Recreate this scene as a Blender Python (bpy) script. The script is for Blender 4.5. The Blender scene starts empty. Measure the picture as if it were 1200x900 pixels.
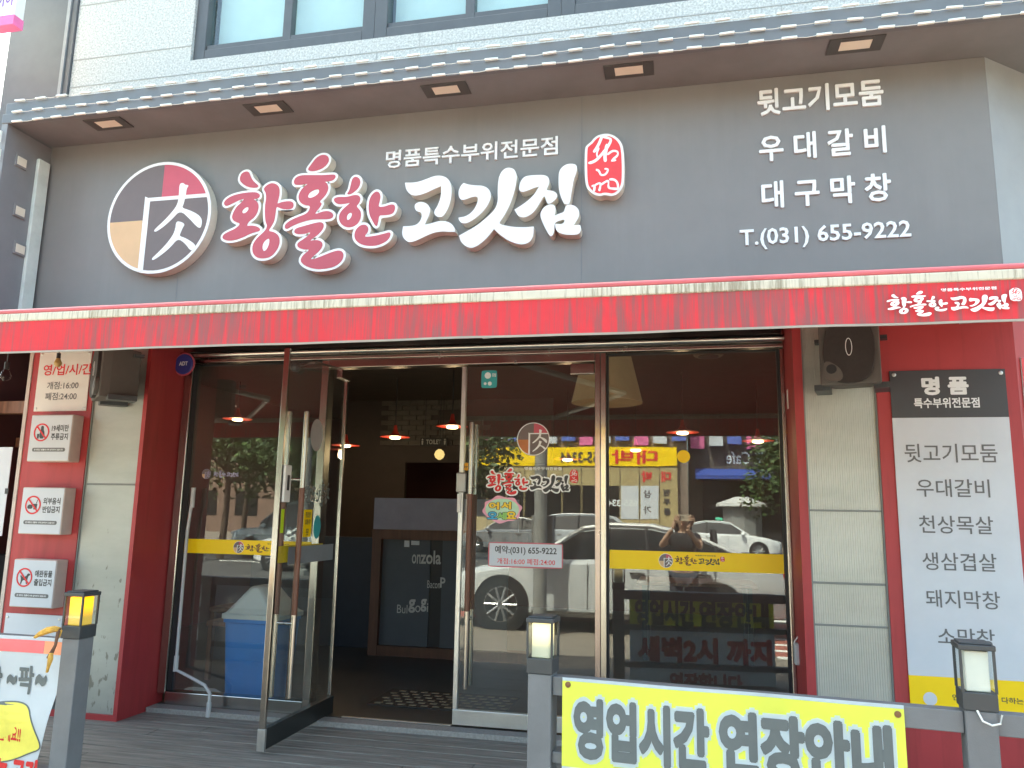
import bpy, bmesh, math, random
from mathutils import Vector, Matrix
from mathutils.geometry import tessellate_polygon
rnd = random.Random(7)
R = math.radians
scene = bpy.context.scene
COL = scene.collection

# ------------------------------------------------------------------ camera
PX, PY, PF = 1200, 900, 910.412                 # size of the photo and its focal length in pixels
AX = (0.97681731, -0.01829846, -0.21329112)     # world X, Y, Z seen from the camera
AY = (0.21333305, 0.16606412, 0.96276255)
AZ = (0.01780293, -0.98594517, 0.16611797)
EYE = Vector((0.0, -5.0, 1.35))
cam = bpy.data.cameras.new('camera'); cam.lens = PF / PX * 36; cam.sensor_width = 36
cam.clip_start = 0.02; cam.clip_end = 2000
camo = bpy.data.objects.new('camera', cam); COL.objects.link(camo); scene.camera = camo
r_ = Vector((AX[0], AY[0], AZ[0])); u_ = -Vector((AX[1], AY[1], AZ[1])); b_ = -Vector((AX[2], AY[2], AZ[2]))
camo.matrix_world = Matrix(((r_.x, u_.x, b_.x, EYE.x), (r_.y, u_.y, b_.y, EYE.y), (r_.z, u_.z, b_.z, EYE.z), (0, 0, 0, 1)))
# ------------------------------------------------------------------ sky and sun
SUN_EL, SUN_AZ = 60.0, -30.0                    # azimuth from +Y towards +X
world = bpy.data.worlds.new('World'); scene.world = world; world.use_nodes = True
wn = world.node_tree.nodes; wl = world.node_tree.links
sky = wn.new('ShaderNodeTexSky'); sky.sky_type = 'NISHITA'; sky.sun_disc = False
sky.sun_elevation = R(SUN_EL); sky.sun_rotation = R(SUN_AZ); sky.dust_density = 5.0; sky.air_density = 1.0; sky.ozone_density = 0.3
bg = wn['Background']; bg.inputs['Strength'].default_value = 0.15
wl.new(sky.outputs[0], bg.inputs['Color'])
sl = bpy.data.lights.new('sun', 'SUN'); sl.energy = 4.0; sl.angle = R(0.5); sl.color = (1, .95, .88)
so = bpy.data.objects.new('sun', sl); COL.objects.link(so)
sd = Vector((math.sin(R(SUN_AZ)) * math.cos(R(SUN_EL)), math.cos(R(SUN_AZ)) * math.cos(R(SUN_EL)), math.sin(R(SUN_EL))))
so.rotation_euler = sd.to_track_quat('Z', 'Y').to_euler(); so.location = sd * 30
vs = scene.view_settings; vs.view_transform = 'Standard'; vs.look = 'None'; vs.gamma = 1; vs.exposure = 2.75
vs.use_white_balance = True; vs.white_balance_temperature = 7000; vs.white_balance_tint = -8
scene.cycles.max_bounces = 10; scene.cycles.transparent_max_bounces = 16
scene.cycles.caustics_reflective = False; scene.cycles.caustics_refractive = False
scene.cycles.sample_clamp_indirect = 6.0

# ------------------------------------------------------------------ helpers
def ray(px, py):
    c = Vector((px - PX / 2, py - PY / 2, PF))
    return Vector((c.dot(AX), c.dot(AY), c.dot(AZ)))
def at(px, py, Y):
    d = ray(px, py); return EYE + d * ((Y - EYE.y) / d.y)
def atz(px, py, Z):
    d = ray(px, py); return EYE + d * ((Z - EYE.z) / d.z)

class Frame:
    def __init__(s, O, U=(1, 0, 0), V=(0, 0, 1), N=(0, -1, 0), bend=None):
        s.O = Vector(O); s.U = Vector(U).normalized(); s.V = Vector(V).normalized(); s.N = Vector(N).normalized(); s.bend = bend
    def p(s, u, v, w=0.0):
        if s.bend: w += s.bend(u, v)
        return s.O + s.U * u + s.V * v + s.N * w
def front(Y): return Frame((0, Y, 0))

def srgb(r, g, b):
    f = lambda c: (c / 255 / 12.92) if c / 255 < .04045 else ((c / 255 + .055) / 1.055) ** 2.4
    return (f(r), f(g), f(b))

MATS = {}
def mat(name, col, rough=.6, metal=0.0, var=.12, scale=6.0, bump=0.0, bscale=60, emit=None, es=1.0, spec=.5, stretch=None, coat=0.0, trans=0.0):
    if name in MATS: return MATS[name]
    m = bpy.data.materials.new(name); m.use_nodes = True
    nt = m.node_tree; b = nt.nodes['Principled BSDF']
    b.inputs['Roughness'].default_value = rough; b.inputs['Metallic'].default_value = metal
    b.inputs['Specular IOR Level'].default_value = spec
    if coat: b.inputs['Coat Weight'].default_value = coat
    tc = nt.nodes.new('ShaderNodeTexCoord'); mp = nt.nodes.new('ShaderNodeMapping')
    nt.links.new(tc.outputs['Object'], mp.inputs[0])
    if stretch: mp.inputs['Scale'].default_value = stretch
    no = nt.nodes.new('ShaderNodeTexNoise'); no.inputs['Scale'].default_value = scale; no.inputs['Detail'].default_value = 6
    no.inputs['Roughness'].default_value = .65
    nt.links.new(mp.outputs[0], no.inputs['Vector'])
    cr = nt.nodes.new('ShaderNodeValToRGB')
    cr.color_ramp.elements[0].position = .3; cr.color_ramp.elements[1].position = .7
    cr.color_ramp.elements[0].color = tuple(c * (1 - var) for c in col) + (1,)
    cr.color_ramp.elements[1].color = tuple(min(1, c * (1 + var)) for c in col) + (1,)
    nt.links.new(no.outputs['Fac'], cr.inputs[0]); nt.links.new(cr.outputs[0], b.inputs['Base Color'])
    mr = nt.nodes.new('ShaderNodeMapRange'); mr.inputs['To Min'].default_value = max(0.02, rough - .08); mr.inputs['To Max'].default_value = min(1, rough + .08)
    nt.links.new(no.outputs['Fac'], mr.inputs[0]); nt.links.new(mr.outputs[0], b.inputs['Roughness'])
    if bump:
        n2 = nt.nodes.new('ShaderNodeTexNoise'); n2.inputs['Scale'].default_value = bscale; n2.inputs['Detail'].default_value = 4
        nt.links.new(mp.outputs[0], n2.inputs['Vector'])
        bp = nt.nodes.new('ShaderNodeBump'); bp.inputs['Strength'].default_value = bump; bp.inputs['Distance'].default_value = .01
        nt.links.new(n2.outputs['Fac'], bp.inputs['Height']); nt.links.new(bp.outputs[0], b.inputs['Normal'])
    if emit:
        b.inputs['Emission Color'].default_value = emit + (1,); b.inputs['Emission Strength'].default_value = es
    if trans:
        out = nt.nodes['Material Output']; tr = nt.nodes.new('ShaderNodeBsdfTranslucent'); mx = nt.nodes.new('ShaderNodeMixShader')
        mx.inputs[0].default_value = trans
        nt.links.new(cr.outputs[0], tr.inputs[0]); nt.links.new(b.outputs[0], mx.inputs[1]); nt.links.new(tr.outputs[0], mx.inputs[2]); nt.links.new(mx.outputs[0], out.inputs[0])
    MATS[name] = m
    return m
def streaks(m, dirt, amount=.6, sc=(9, 9, .35), lo=.5, hi=.72):
    """vertical rain streaks of dirt mixed over the base colour"""
    nt = m.node_tree; b = nt.nodes['Principled BSDF']; lk = b.inputs['Base Color'].links[0]; src = lk.from_socket
    tc = nt.nodes.new('ShaderNodeTexCoord'); mp = nt.nodes.new('ShaderNodeMapping'); mp.inputs['Scale'].default_value = sc
    no = nt.nodes.new('ShaderNodeTexNoise'); no.inputs['Scale'].default_value = 4; no.inputs['Detail'].default_value = 7; no.inputs['Roughness'].default_value = .7
    n3 = nt.nodes.new('ShaderNodeTexNoise'); n3.inputs['Scale'].default_value = 1.3
    ma = nt.nodes.new('ShaderNodeMath'); ma.operation = 'MULTIPLY_ADD'; ma.inputs[1].default_value = .45
    cr = nt.nodes.new('ShaderNodeValToRGB'); cr.color_ramp.elements[0].position = lo; cr.color_ramp.elements[1].position = hi
    cr.color_ramp.elements[0].color = (0, 0, 0, 1); cr.color_ramp.elements[1].color = (amount, amount, amount, 1)
    mx = nt.nodes.new('ShaderNodeMixRGB'); mx.inputs[2].default_value = dirt + (1,)
    L = nt.links.new
    L(tc.outputs['Object'], mp.inputs[0]); L(mp.outputs[0], no.inputs['Vector']); L(tc.outputs['Object'], n3.inputs['Vector'])
    L(n3.outputs['Fac'], ma.inputs[0]); L(no.outputs['Fac'], ma.inputs[2])
    sb = nt.nodes.new('ShaderNodeMath'); sb.operation = 'SUBTRACT'; sb.inputs[1].default_value = .22
    L(ma.outputs[0], sb.inputs[0]); L(sb.outputs[0], cr.inputs[0]); L(cr.outputs[0], mx.inputs[0])
    L(src, mx.inputs[1]); L(mx.outputs[0], b.inputs['Base Color'])
    return m
def glass(name, refl_ior=1.75, tint=(.9, .93, .92), haze=0.0):
    if name in MATS: return MATS[name]
    m = bpy.data.materials.new(name); m.use_nodes = True; nt = m.node_tree; nt.nodes.clear()
    o = nt.nodes.new('ShaderNodeOutputMaterial'); t = nt.nodes.new('ShaderNodeBsdfTransparent'); g = nt.nodes.new('ShaderNodeBsdfGlossy')
    t.inputs[0].default_value = tint + (1,); g.inputs['Roughness'].default_value = 0.0; g.inputs[0].default_value = (.95, .97, 1, 1)
    # very slight waviness of float glass
    no = nt.nodes.new('ShaderNodeTexNoise'); no.inputs['Scale'].default_value = 1.6; tc = nt.nodes.new('ShaderNodeTexCoord')
    bp = nt.nodes.new('ShaderNodeBump'); bp.inputs['Strength'].default_value = .02; bp.inputs['Distance'].default_value = .02
    nt.links.new(tc.outputs['Object'], no.inputs['Vector']); nt.links.new(no.outputs['Fac'], bp.inputs['Height']); nt.links.new(bp.outputs[0], g.inputs['Normal'])
    f = nt.nodes.new('ShaderNodeFresnel'); f.inputs[0].default_value = refl_ior; mx = nt.nodes.new('ShaderNodeMixShader')
    ge = nt.nodes.new('ShaderNodeNewGeometry'); iv = nt.nodes.new('ShaderNodeMath'); iv.operation = 'SUBTRACT'; iv.inputs[0].default_value = 1; mu = nt.nodes.new('ShaderNodeMath'); mu.operation = 'MULTIPLY'
    nt.links.new(ge.outputs['Backfacing'], iv.inputs[1]); nt.links.new(f.outputs[0], mu.inputs[0]); nt.links.new(iv.outputs[0], mu.inputs[1])
    nt.links.new(mu.outputs[0], mx.inputs[0]); nt.links.new(t.outputs[0], mx.inputs[1]); nt.links.new(g.outputs[0], mx.inputs[2]); nt.links.new(mx.outputs[0], o.inputs[0])
    if haze:        # pale film that paints lens haze onto the panes, thicker in soft smears
        df = nt.nodes.new('ShaderNodeBsdfDiffuse'); df.inputs[0].default_value = (.70, .66, .60, 1); m2 = nt.nodes.new('ShaderNodeMixShader')
        n2 = nt.nodes.new('ShaderNodeTexNoise'); n2.inputs['Scale'].default_value = 2.2; n2.inputs['Detail'].default_value = 5; mr = nt.nodes.new('ShaderNodeMapRange')
        mr.inputs['From Min'].default_value = .3; mr.inputs['From Max'].default_value = .7; mr.inputs['To Min'].default_value = haze * .7; mr.inputs['To Max'].default_value = haze * 1.3
        m3 = nt.nodes.new('ShaderNodeMath'); m3.operation = 'MULTIPLY'
        nt.links.new(tc.outputs['Object'], n2.inputs['Vector']); nt.links.new(n2.outputs['Fac'], mr.inputs[0]); nt.links.new(mr.outputs[0], m3.inputs[0]); nt.links.new(iv.outputs[0], m3.inputs[1])
        nt.links.new(m3.outputs[0], m2.inputs[0]); nt.links.new(mx.outputs[0], m2.inputs[1]); nt.links.new(df.outputs[0], m2.inputs[2]); nt.links.new(m2.outputs[0], o.inputs[0])
    MATS[name] = m; return m

def link(name, bm, m, parent=None, smooth=False, bevel=0.0):
    me = bpy.data.meshes.new(name)
    bmesh.ops.recalc_face_normals(bm, faces=bm.faces[:]) if bm.faces else None
    bm.to_mesh(me); bm.free()
    o = bpy.data.objects.new(name, me); COL.objects.link(o)
    for x in (m if isinstance(m, (list, tuple)) else [m]): me.materials.append(x)
    if smooth:
        me.polygons.foreach_set('use_smooth', [True] * len(me.polygons))
        try: me.set_sharp_from_angle(angle=R(40))
        except Exception: pass
    if bevel:
        md = o.modifiers.new('bevel', 'BEVEL'); md.width = bevel; md.segments = 2; md.limit_method = 'ANGLE'; md.angle_limit = R(40)
    if parent is not None:
        o.parent = parent
        o.matrix_parent_inverse = Matrix.Translation(-parent.location) if parent.type == 'EMPTY' else Matrix()
    return o
def tag(o, label=None, cat=None, group=None, kind=None):
    if label: o['label'] = label
    if cat: o['category'] = cat
    if group: o['group'] = group
    if kind: o['kind'] = kind
    return o
def thing(name, loc, label, cat, group=None):
    o = bpy.data.objects.new(name, None); COL.objects.link(o); o.location = loc; o.empty_display_size = .1
    return tag(o, label, cat, group)
def box(bm, x0, x1, y0, y1, z0, z1):
    v = [bm.verts.new((x, y, z)) for x in (x0, x1) for y in (y0, y1) for z in (z0, z1)]
    for f in ((0, 1, 3, 2), (4, 6, 7, 5), (0, 4, 5, 1), (2, 3, 7, 6), (0, 2, 6, 4), (1, 5, 7, 3)): bm.faces.new([v[i] for i in f])
def fbox(bm, F, u0, u1, v0, v1, w0, w1):
    v = [bm.verts.new(F.p(u, q, w)) for u in (u0, u1) for q in (v0, v1) for w in (w0, w1)]
    for f in ((0, 1, 3, 2), (4, 6, 7, 5), (0, 4, 5, 1), (2, 3, 7, 6), (0, 2, 6, 4), (1, 5, 7, 3)): bm.faces.new([v[i] for i in f])
def B(*a):
    bm = bmesh.new()
    for x in a: box(bm, *x)
    return bm
def FB(F, *a):
    bm = bmesh.new()
    for x in a: fbox(bm, F, *x)
    return bm
def tube(bm, pts, r, n=10, r2=None):
    pts = [Vector(p) for p in pts]; rings = []
    for i, p in enumerate(pts):
        t = (pts[min(i + 1, len(pts) - 1)] - pts[max(i - 1, 0)]).normalized()
        a = t.cross(Vector((0, 0, 1)) if abs(t.z) < .9 else Vector((1, 0, 0))).normalized(); b = t.cross(a)
        rr = r if r2 is None else r + (r2 - r) * i / (len(pts) - 1)
        rings.append([bm.verts.new(p + (a * math.cos(2 * math.pi * k / n) + b * math.sin(2 * math.pi * k / n)) * rr) for k in range(n)])
    for A, Bq in zip(rings, rings[1:]):
        for k in range(n): bm.faces.new((A[k], A[(k + 1) % n], Bq[(k + 1) % n], Bq[k]))
    bm.faces.new(rings[0]); bm.faces.new(rings[-1])
def lathe(bm, prof, c, n=24, axis=Vector((0, 0, 1))):
    """prof = list of (radius, height) about the axis through c"""
    axis = axis.normalized(); a = axis.cross(Vector((0, 0, 1)) if abs(axis.z) < .9 else Vector((1, 0, 0))).normalized(); b = axis.cross(a); c = Vector(c)
    rings = [[bm.verts.new(c + axis * h + (a * math.cos(2 * math.pi * k / n) + b * math.sin(2 * math.pi * k / n)) * max(r, 1e-4)) for k in range(n)] for r, h in prof]
    for A, Bq in zip(rings, rings[1:]):
        for k in range(n): bm.faces.new((A[k], A[(k + 1) % n], Bq[(k + 1) % n], Bq[k]))
    bm.faces.new(rings[0]); bm.faces.new(rings[-1])
def loft(bm, rings, cap=True):
    rs = [[bm.verts.new(p) for p in r] for r in rings]; n = len(rs[0])
    for A, Bq in zip(rs, rs[1:]):
        for k in range(n): bm.faces.new((A[k], A[(k + 1) % n], Bq[(k + 1) % n], Bq[k]))
    if cap: bm.faces.new(rs[0]); bm.faces.new(rs[-1])

# outlines -----------------------------------------------------------------
def chaikin(pts, it=2):
    for _ in range(it):
        q = []
        for i in range(len(pts)):
            a = pts[i]; b = pts[(i + 1) % len(pts)]
            q.append((a[0] * .75 + b[0] * .25, a[1] * .75 + b[1] * .25)); q.append((a[0] * .25 + b[0] * .75, a[1] * .25 + b[1] * .75))
        pts = q
    return pts
def area(p): return sum(p[i][0] * p[(i + 1) % len(p)][1] - p[(i + 1) % len(p)][0] * p[i][1] for i in range(len(p))) / 2
def grow(pts, d):
    s = 1 if area(pts) > 0 else -1; n = len(pts); q = []
    for i in range(n):
        a = Vector(pts[i - 1]); b = Vector(pts[i]); c = Vector(pts[(i + 1) % n])
        e1 = (b - a); e2 = (c - b)
        if e1.length < 1e-9 or e2.length < 1e-9: q.append(tuple(b)); continue
        e1.normalize(); e2.normalize()
        n1 = Vector((e1.y, -e1.x)); n2 = Vector((e2.y, -e2.x)); m = (n1 + n2)
        if m.length < .2: m = n1
        m.normalize(); k = min(1 / max(m.dot(n1), .5), 1.6)
        q.append(tuple(b + m * d * s * k))
    return q
def prism(bm, F, loops, w0, w1):
    """outer loop and holes as (u, v) lists, from depth w0 to w1 of the frame"""
    tri = tessellate_polygon([[Vector((p[0], p[1], 0)) for p in l] for l in loops])
    flat = [p for l in loops for p in l]
    fr = [bm.verts.new(F.p(p[0], p[1], w1)) for p in flat]
    for t in tri:
        try: bm.faces.new([fr[i] for i in t])
        except ValueError: pass
    if abs(w1 - w0) > 1e-6:
        bk = [bm.verts.new(F.p(p[0], p[1], w0)) for p in flat]
        k = 0
        for l in loops:
            n = len(l)
            for i in range(n):
                a, b = k + i, k + (i + 1) % n
                try: bm.faces.new((fr[a], fr[b], bk[b], bk[a]))
                except ValueError: pass
            k += n
def stroke(pts, w):
    """polyline with width -> outline"""
    L, Rr = [], []
    for i, p in enumerate(pts):
        a = Vector(pts[max(i - 1, 0)]); b = Vector(pts[min(i + 1, len(pts) - 1)]); d = (b - a)
        if d.length < 1e-9: d = Vector((1, 0))
        d.normalize(); n = Vector((-d.y, d.x)) * (w if not isinstance(w, (list, tuple)) else w[i]) / 2
        L.append(tuple(Vector(p) + n)); Rr.append(tuple(Vector(p) - n))
    return L + Rr[::-1]
def circle(cu, cv, r, n=40, rv=None): return [(cu + r * math.cos(2 * math.pi * k / n), cv + (rv or r) * math.sin(2 * math.pi * k / n)) for k in range(n)]

# lettering ----------------------------------------------------------------
TXT = {}
def glyphs(body, bold=0.0, shear=0.0, res=3):
    key = (body, bold, shear, res)
    if key not in TXT:
        c = bpy.data.curves.new('t', 'FONT'); c.body = body; c.offset = bold; c.resolution_u = res; c.shear = shear
        o = bpy.data.objects.new('t', c); COL.objects.link(o); bpy.context.view_layer.update()
        me = o.evaluated_get(bpy.context.evaluated_depsgraph_get()).to_mesh()
        vs_ = [(v.co.x, v.co.y) for v in me.vertices]; fs = [tuple(p.vertices) for p in me.polygons]
        o.to_mesh_clear(); bpy.data.objects.remove(o); bpy.data.curves.remove(c)
        TXT[key] = (vs_, fs)
    return TXT[key]
def put_text(bm, body, F, u0, u1, v0, v1, w=.002, bold=0.0, skew=0.0, res=3, thick=0.0, fat=0.0, du=0.0, dv=0.0):
    if fat:        # a heavier face: the same glyphs set again a little off in eight directions, each a hair further out
        for k in range(8):
            a = k * math.pi / 4
            put_text(bm, body, F, u0, u1, v0, v1, w + k * 4e-5, bold, skew, res, thick, 0.0, fat * math.cos(a), fat * math.sin(a))
        return
    vs_, fs = glyphs(body, bold, 0, res)
    xs = [p[0] for p in vs_]; ys = [p[1] for p in vs_]; a, b, c, d = min(xs), max(xs), min(ys), max(ys)
    def m(p): 
        s = (p[0] - a) / (b - a)
        return u0 + (u1 - u0) * s + du * (u1 - u0) / (b - a), v0 + (v1 - v0) * (p[1] - c) / (d - c) + skew * s + dv * (v1 - v0) / (d - c)
    nv = [bm.verts.new(F.p(*m(p), w)) for p in vs_]
    edge = {}
    for f in fs:
        try: bm.faces.new([nv[i] for i in f])
        except ValueError: continue
        for i in range(len(f)):
            e = (f[i], f[(i + 1) % len(f)]); k = tuple(sorted(e)); edge[k] = edge.get(k, 0) + 1
    if thick:
        bk = [bm.verts.new(F.p(*m(p), w - thick)) for p in vs_]
        for (i, j), n in edge.items():
            if n == 1: bm.faces.new((nv[i], nv[j], bk[j], bk[i]))
def text(body, F, u0, u1, v0, v1, m, parent, w=.002, bold=0.0, name='lettering', label=None, **k):
    bm = bmesh.new(); put_text(bm, body, F, u0, u1, v0, v1, w, bold, **k)
    o = link(name, bm, m, parent)
    if label: o['label'] = label
    return o
def tpx(xl, yl, xr, yr, hpx, Y):
    """a line of writing on the plane at depth Y, from the pixels of its two ends and its height"""
    a = at(xl, yl, Y); b = at(xr, yr, Y); mx, my = (xl + xr) / 2, (yl + yr) / 2
    t = at(mx, my - hpx / 2, Y).z; s = at(mx, my + hpx / 2, Y).z; vc = (a.z + b.z) / 2; h = t - s
    return (a.x, b.x, vc - h / 2, vc + h / 2)

# ------------------------------------------------------------------ materials
M = {}
M['granite'] = mat('granite', (.55, .56, .55), .75, var=.42, scale=65, bump=.15, bscale=120)
M['dkmetal'] = mat('dark_cladding', (.15, .16, .175), .32, var=.15, scale=2)
M['panel'] = streaks(mat('sign_panel', (.215, .207, .203), .42, var=.08, scale=1.2), (.25, .245, .24), .25, sc=(3, 3, .2))
M['soffit'] = mat('soffit', (.195, .20, .21), .6, var=.15, scale=2)
M['winframe'] = mat('window_frame', (.10, .105, .115), .4, var=.1)
M['white'] = mat('white_acrylic', (.84, .86, .87), .35, var=.03)
M['cream'] = mat('cream_side', (.78, .75, .66), .5, var=.08)
M['redface'] = mat('red_face', srgb(188, 82, 97), .35, var=.04)
M['redseal'] = mat('red_seal', srgb(226, 60, 66), .4, var=.04)
M['tan'] = mat('tan_face', srgb(214, 178, 136), .4, var=.04)
M['emdark'] = mat('emblem_dark', srgb(112, 100, 99), .4, var=.05)
M['emred'] = mat('emblem_red', srgb(194, 84, 103), .4, var=.05)
M['awning'] = streaks(mat('awning_cloth', srgb(224, 62, 74), .7, var=.08, scale=3, trans=.25), srgb(140, 96, 98), .9, sc=(10, 10, .35), lo=.44, hi=.61)
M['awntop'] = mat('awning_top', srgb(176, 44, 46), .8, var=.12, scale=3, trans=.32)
M['awncream'] = streaks(mat('awning_cream', (.58, .54, .45), .7, var=.08, scale=8), srgb(120, 110, 90), .75, sc=(26, 26, 1.2), lo=.47, hi=.64)
M['awntube'] = mat('awning_tube', srgb(196, 96, 104), .4, var=.1)
M['redwall'] = streaks(mat('red_wall', srgb(172, 58, 62), .5, var=.08, scale=2.5), srgb(120, 40, 40), .35, sc=(4, 4, .3))
M['chrome'] = mat('stainless', (.52, .49, .45), .22, metal=1.0, var=.1, scale=3, stretch=(1, 1, .2))
M['chromer'] = mat('stainless_reddish', (.40, .33, .31), .25, metal=1.0, var=.1, scale=3)
M['alu'] = mat('aluminium', (.62, .62, .60), .35, metal=.85, var=.1, scale=5)
M['black'] = mat('black_plastic', (.02, .02, .022), .5, var=.15)
M['speaker'] = mat('speaker_cloth', (.035, .029, .028), .8, var=.2, scale=30)
M['speaker2'] = mat('speaker_shell', (.10, .09, .082), .6, var=.1)
M['yellow'] = mat('yellow_film', srgb(255, 212, 14), .45, var=.03)
M['navytext'] = mat('dark_letter', (.045, .045, .05), .5, var=.05)
M['greytext'] = mat('grey_letter', (.14, .14, .145), .6, var=.05)
M['redtext'] = mat('red_letter', srgb(214, 40, 48), .5, var=.05)
M['boardwhite'] = mat('board_white', (.60, .63, .68), .4, var=.03)
M['boarddark'] = mat('board_dark', (.06, .06, .065), .45, var=.06)
M['boxside'] = mat('sign_box_side', (.58, .47, .43), .5, var=.1)
M['post'] = mat('post_paint', (.16, .165, .175), .5, var=.1, scale=8, bump=.08, bscale=200)
M['postdark'] = mat('lamp_housing', (.045, .05, .055), .45, var=.12)
M['plastic'] = mat('grey_pvc', (.52, .52, .52), .45, var=.06)
M['whiteplastic'] = mat('white_plastic', (.75, .74, .71), .45, var=.06)
M['glass'] = glass('shop_glass', 2.0, haze=.04)
M['clear'] = glass('clear_glass', 1.3, (.97, .98, .98))
M['skyglass'] = glass('upper_glass', 1.9, (.90, .96, .96))
M['binblue'] = mat('bin_blue', (.02, .24, .72), .45, var=.06)
M['wood'] = mat('brown_wood', (.20, .085, .045), .5, var=.35, scale=4, stretch=(6, 6, .5))
M['handlewood'] = mat('handle_wood', (.16, .06, .035), .4, var=.3, scale=8, stretch=(8, 8, .6))

# panels with ribs / stains
def ribbed(name, col, freq, th=.70):
    m = mat(name, col, .42, metal=.35, var=.12, scale=1.6, stretch=(1, 1, 3)); nt = m.node_tree; b = nt.nodes['Principled BSDF']
    tc = nt.nodes.new('ShaderNodeTexCoord'); L = nt.links.new
    if freq:
        wv = nt.nodes.new('ShaderNodeTexWave'); wv.inputs['Scale'].default_value = freq; wv.bands_direction = 'X'; wv.inputs['Distortion'].default_value = .6
        bp = nt.nodes.new('ShaderNodeBump'); bp.inputs['Strength'].default_value = .35; bp.inputs['Distance'].default_value = .006
        L(tc.outputs['Object'], wv.inputs['Vector']); L(wv.outputs['Fac'], bp.inputs['Height']); L(bp.outputs[0], b.inputs['Normal'])
    src = b.inputs['Base Color'].links[0].from_socket
    no = nt.nodes.new('ShaderNodeTexNoise'); no.inputs['Scale'].default_value = 16; no.inputs['Detail'].default_value = 3
    mp = nt.nodes.new('ShaderNodeMapping'); mp.inputs['Scale'].default_value = (1.6, 1, .7)
    sep = nt.nodes.new('ShaderNodeSeparateXYZ'); L(tc.outputs['Object'], sep.inputs[0])
    mr = nt.nodes.new('ShaderNodeMapRange'); mr.inputs['From Min'].default_value = 1.3; mr.inputs['From Max'].default_value = .1; mr.inputs['To Min'].default_value = 0; mr.inputs['To Max'].default_value = .12
    L(sep.outputs['Z'], mr.inputs[0])
    ad = nt.nodes.new('ShaderNodeMath'); L(tc.outputs['Object'], mp.inputs[0]); L(mp.outputs[0], no.inputs['Vector']); L(no.outputs['Fac'], ad.inputs[0]); L(mr.outputs[0], ad.inputs[1])
    cr = nt.nodes.new('ShaderNodeValToRGB'); cr.color_ramp.elements[0].position = th; cr.color_ramp.elements[1].position = th + .05
    cr.color_ramp.elements[0].color = (0, 0, 0, 1); cr.color_ramp.elements[1].color = (.75, .75, .75, 1)
    mx = nt.nodes.new('ShaderNodeMixRGB'); mx.inputs[2].default_value = (.16, .15, .12, 1)
    L(ad.outputs[0], cr.inputs[0]); L(cr.outputs[0], mx.inputs[0]); L(src, mx.inputs[1]); L(mx.outputs[0], b.inputs['Base Color'])
    return m
M['sheetL'] = ribbed('sheet_metal', (.40, .41, .375), 0)
M['sheetR'] = ribbed('ribbed_sheet_metal', (.48, .48, .43), 26, .82)

# ------------------------------------------------------------------ the setting
GZ = -.2
gm = mat('road_asphalt', (.06, .06, .062), .9, var=.3, scale=3, bump=.2, bscale=90)
tag(link('road', B((-300, 300, -300, -8.2, GZ - .3, GZ)), gm), kind='structure')
pave = mat('pavement_brick', (.20, .17, .14), .85, var=.3, scale=5, bump=.2, bscale=40)
tag(link('pavement', B((-60, 60, -8.2, 14, GZ - .3, GZ + .004)), pave), kind='structure')
lane = mat('red_paving', (.30, .10, .075), .85, var=.2, scale=6)
tag(link('red_path', B((-30, 30, -7.6, -6.9, GZ, GZ + .008), (1.0, 2.4, -6.9, -4.6, GZ, GZ + .008)), lane), kind='structure')
bm = bmesh.new()
for k in range(5): box(bm, 1.0, 2.4, -6.6 + k * .48, -6.48 + k * .48, GZ, GZ + .013)
box(bm, -30, 30, -8.05, -7.9, GZ, GZ + .013)
for k in range(12): box(bm, -32 + k * 6, -29 + k * 6, -17.1, -16.95, GZ, GZ + .005)
tag(link('road_marking', bm, mat('road_paint', (.75, .75, .72), .7, var=.15, scale=20)), kind='structure')
tag(link('far_pavement', B((-80, 80, -60, -29.5, GZ, GZ + .12)), pave), kind='structure')
dm = mat('deck_board', (.225, .213, .19), .7, var=.45, scale=5, stretch=(.5, 9, 9), bump=.25, bscale=30)
bm = bmesh.new(); y = -2.28
while y < -.14:
    x = -9.0
    while x < 5.5:
        L = rnd.uniform(2.2, 3.2); dz = rnd.uniform(-.0015, .0015)
        box(bm, x + .002, min(x + L, 5.5) - .002, y + .004, y + .126, -.028, dz); x += L
    y += .13
tag(link('deck', bm, dm, bevel=.003), kind='structure')
tag(link('deck_base', B((-9.0, 5.5, -2.22, 0.3, GZ, -.034)), mat('deck_under', (.02, .02, .02), .9)), kind='structure')
sill = mat('sill_stone', (.30, .29, .275), .6, var=.25, scale=60)
tag(link('door_step', B((-3.56, .95, -.135, -.02, -.03, .032)), sill, bevel=.004), kind='structure')

# interior shell
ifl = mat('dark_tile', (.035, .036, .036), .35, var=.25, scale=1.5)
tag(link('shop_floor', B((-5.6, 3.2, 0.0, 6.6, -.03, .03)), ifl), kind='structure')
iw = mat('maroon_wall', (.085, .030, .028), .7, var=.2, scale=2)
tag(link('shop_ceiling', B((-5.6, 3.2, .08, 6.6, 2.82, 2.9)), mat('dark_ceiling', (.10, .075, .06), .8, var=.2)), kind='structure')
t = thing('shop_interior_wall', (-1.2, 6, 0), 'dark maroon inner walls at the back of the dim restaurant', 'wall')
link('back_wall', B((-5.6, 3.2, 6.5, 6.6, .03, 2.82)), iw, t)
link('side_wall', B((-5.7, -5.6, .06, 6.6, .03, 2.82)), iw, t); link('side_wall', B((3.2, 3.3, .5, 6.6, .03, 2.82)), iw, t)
bkm = mat('grey_brick', (.12, .105, .09), .8, var=.2)
bm = bmesh.new()
for r in range(9):
    for c in range(7):
        if r < 4 and c + r > 5: continue
        x0 = -3.9 + c * .2 + (.1 if r % 2 else 0); box(bm, x0, x0 + .19, 4.62, 4.66, 2.82 - (r + 1) * .066, 2.82 - r * .066 - .006)
link('brick_patch', bm, bkm, t)
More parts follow.
